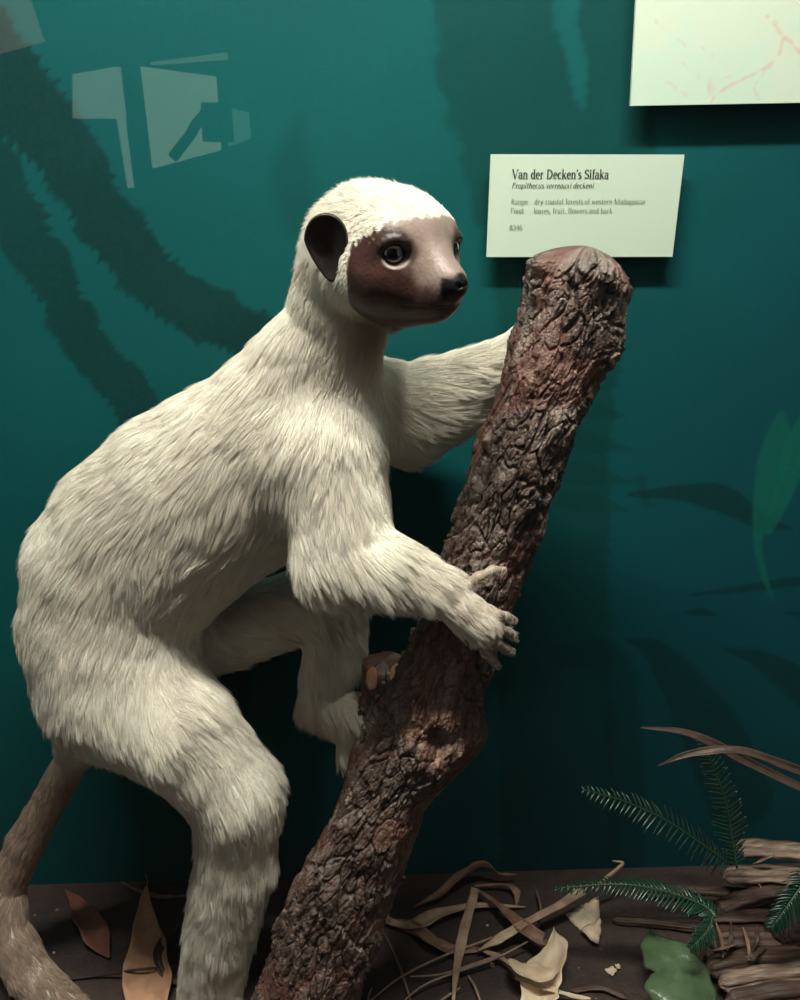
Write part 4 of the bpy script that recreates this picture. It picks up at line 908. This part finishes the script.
# split wood and bark at the right
def plank(pts, hw, thk, ml, label, seed=0, name='split_wood'):
    """a splintered length of wood: lumpy tapered bar with fibrous ends"""
    c = spline(pts, 60); T = np.gradient(c, axis=0); T /= np.linalg.norm(T, axis=1)[:, None]; V = []; m = 26
    t = np.linspace(0, 1, 60); e = np.clip(np.minimum(t / .06, (1 - t) / .06), .12, 1) ** .6
    for i in range(60):
        S = np.cross(T[i], [0, 0, 1]); S /= np.linalg.norm(S); Nn_ = np.cross(S, T[i])
        for j in range(m):
            a = 2 * pi * j / m; rr = 1 + .22 * math.sin(5 * a + seed) + .12 * math.sin(11 * a + seed * 2 + t[i] * 5) + .08 * math.sin(t[i] * 20 + seed + a)
            V.append(c[i] + (S * math.cos(a) * hw * rr + Nn_ * math.sin(a) * thk * rr) * mm * e[i])
    V = np.array(V); V[:, 2] = np.maximum(V[:, 2], .001)
    F = [(i * m + j, i * m + (j + 1) % m, (i + 1) * m + (j + 1) % m, (i + 1) * m + j) for i in range(59) for j in range(m)] + [tuple(range(m)), tuple(range(59 * m, 60 * m))[::-1]]
    return tag(link(name, mesh_of(V, F), ml), label, 'split wood')
def FW(l): return [PF(*q) for q in l]
plank(FW([(735, 846, .055), (770, 848, .058), (810, 852, .060), (860, 856, .060)]), 10, 7, M_fib, 'pale weathered split wood, top one against the wall at right', 1)
plank(FW([(722, 874, .034), (755, 873, .038), (790, 874, .040), (860, 878, .040)]), 9, 7, M_fib, 'weathered split wood under the topmost pale piece', 2)
plank(FW([(640, 889, .006), (680, 890, .008), (730, 893, .010), (800, 896, .012), (860, 898, .012)]), 7, 6, M_fibd, 'dark split stick along the wall foot under the fern', 3)
plank(FW([(612, 918, .004), (650, 921, .004), (700, 926, .006)]), 4, 3, M_fibd, 'thin dark stick behind the green leaf', 4)
plank(FW([(716, 908, .022), (740, 898, .028), (768, 891, .030), (790, 890, .028)]), 9, 6, M_fibd, 'curved bark strip below the weathered wood', 5)
plank(FW([(700, 915, .014), (730, 915, .020), (770, 915, .018), (840, 914, .018)]), 8, 6, M_fibd, 'dark bark strip just above the shredded bark', 6)
plank(FW([(705, 938, .016), (735, 935, .020), (780, 937, .020), (850, 938, .020)]), 11, 7, M_fibd, 'shredded dark bark strip in the middle of the pile', 7)
plank(FW([(706, 968, .012), (735, 960, .016), (780, 955, .020), (850, 950, .02)]), 10, 7, M_fibd, 'dark split wood above the glossy brown piece', 8)
plank(FW([(718, 982, .016), (750, 975, .020), (790, 970, .024), (850, 966, .026)]), 9, 6, M_fib, 'glossy brown split wood right of the green leaf', 9)
plank(FW([(725, 1000, .012), (765, 992, .016), (810, 987, .018), (860, 984, .018)]), 9, 7, M_fibd, 'split wood at the bottom right corner', 10)
plank(FW([(700, 952, .008), (722, 950, .008), (750, 950, .006)]), 9, 6, M_fibd, 'short dark bark lump behind the pink leaf', 11)
plank(FW([(626, 995, .004), (600, 985, .004), (570, 988, .003)]), 3, 2, M_fibd, 'flat dark stick left of the green leaf', 12)
strap('splinter', F_([(752, 862, .050), (765, 857, .062), (774, 852, .070)]), [.8, 2.2, 1], M_fib, 'small raised splinter between the two weathered pieces', 'splinter', seed=30)
strap('splinter', F_([(758, 882, .040), (762, 888, .034), (766, 893, .028)]), [.6, 1.6, .6], M_straw, 'short pale splinter below the weathered wood', 'splinter', seed=31)
for k, (a, b, c, d) in enumerate([(715, 920, 722, 955), (730, 918, 726, 950), (742, 925, 748, 958), (756, 922, 752, 948), (712, 948, 735, 942), (738, 958, 765, 946)]):
    strap('bark_shred', F_([(a, b, .032), ((a + c) / 2 + 2, (b + d) / 2, .036), (c, d, .026)]), [.6, 2.0, .6], M_fibd if k % 2 else M_brn, ['thin shred leftmost over the dark bark, right of the fern tip', 'shred slanting left, second over the dark bark pile', 'shred slanting right in the middle of the dark bark pile', 'rightmost upright shred beside the brown clod', 'low shred lying level behind the pink leaf', 'low shred rising to the right below the brown clod'][k], 'bark shred', 'shreds over the bark pile', seed=40 + k, curl=.3)
b = bmesh.new(); bmesh.ops.create_icosphere(b, subdivisions=5, radius=1)
co = np.array([v.co[:] for v in b.verts]); dsp = 1 + .30 * (fbm(co * 2 + 9, 4, 3) - .5) + .12 * (fbm(co * 9, 3, 4) - .5)
cc_ = PF(792, 925, .030)
for v, q, s_ in zip(b.verts, co, dsp): v.co = Vector((cc_ + q * s_ * np.array([.028, .020, .024])).tolist())
tag(link('clod', b, M_rock), 'rounded dark brown clod at the right edge of the pile', 'clod')
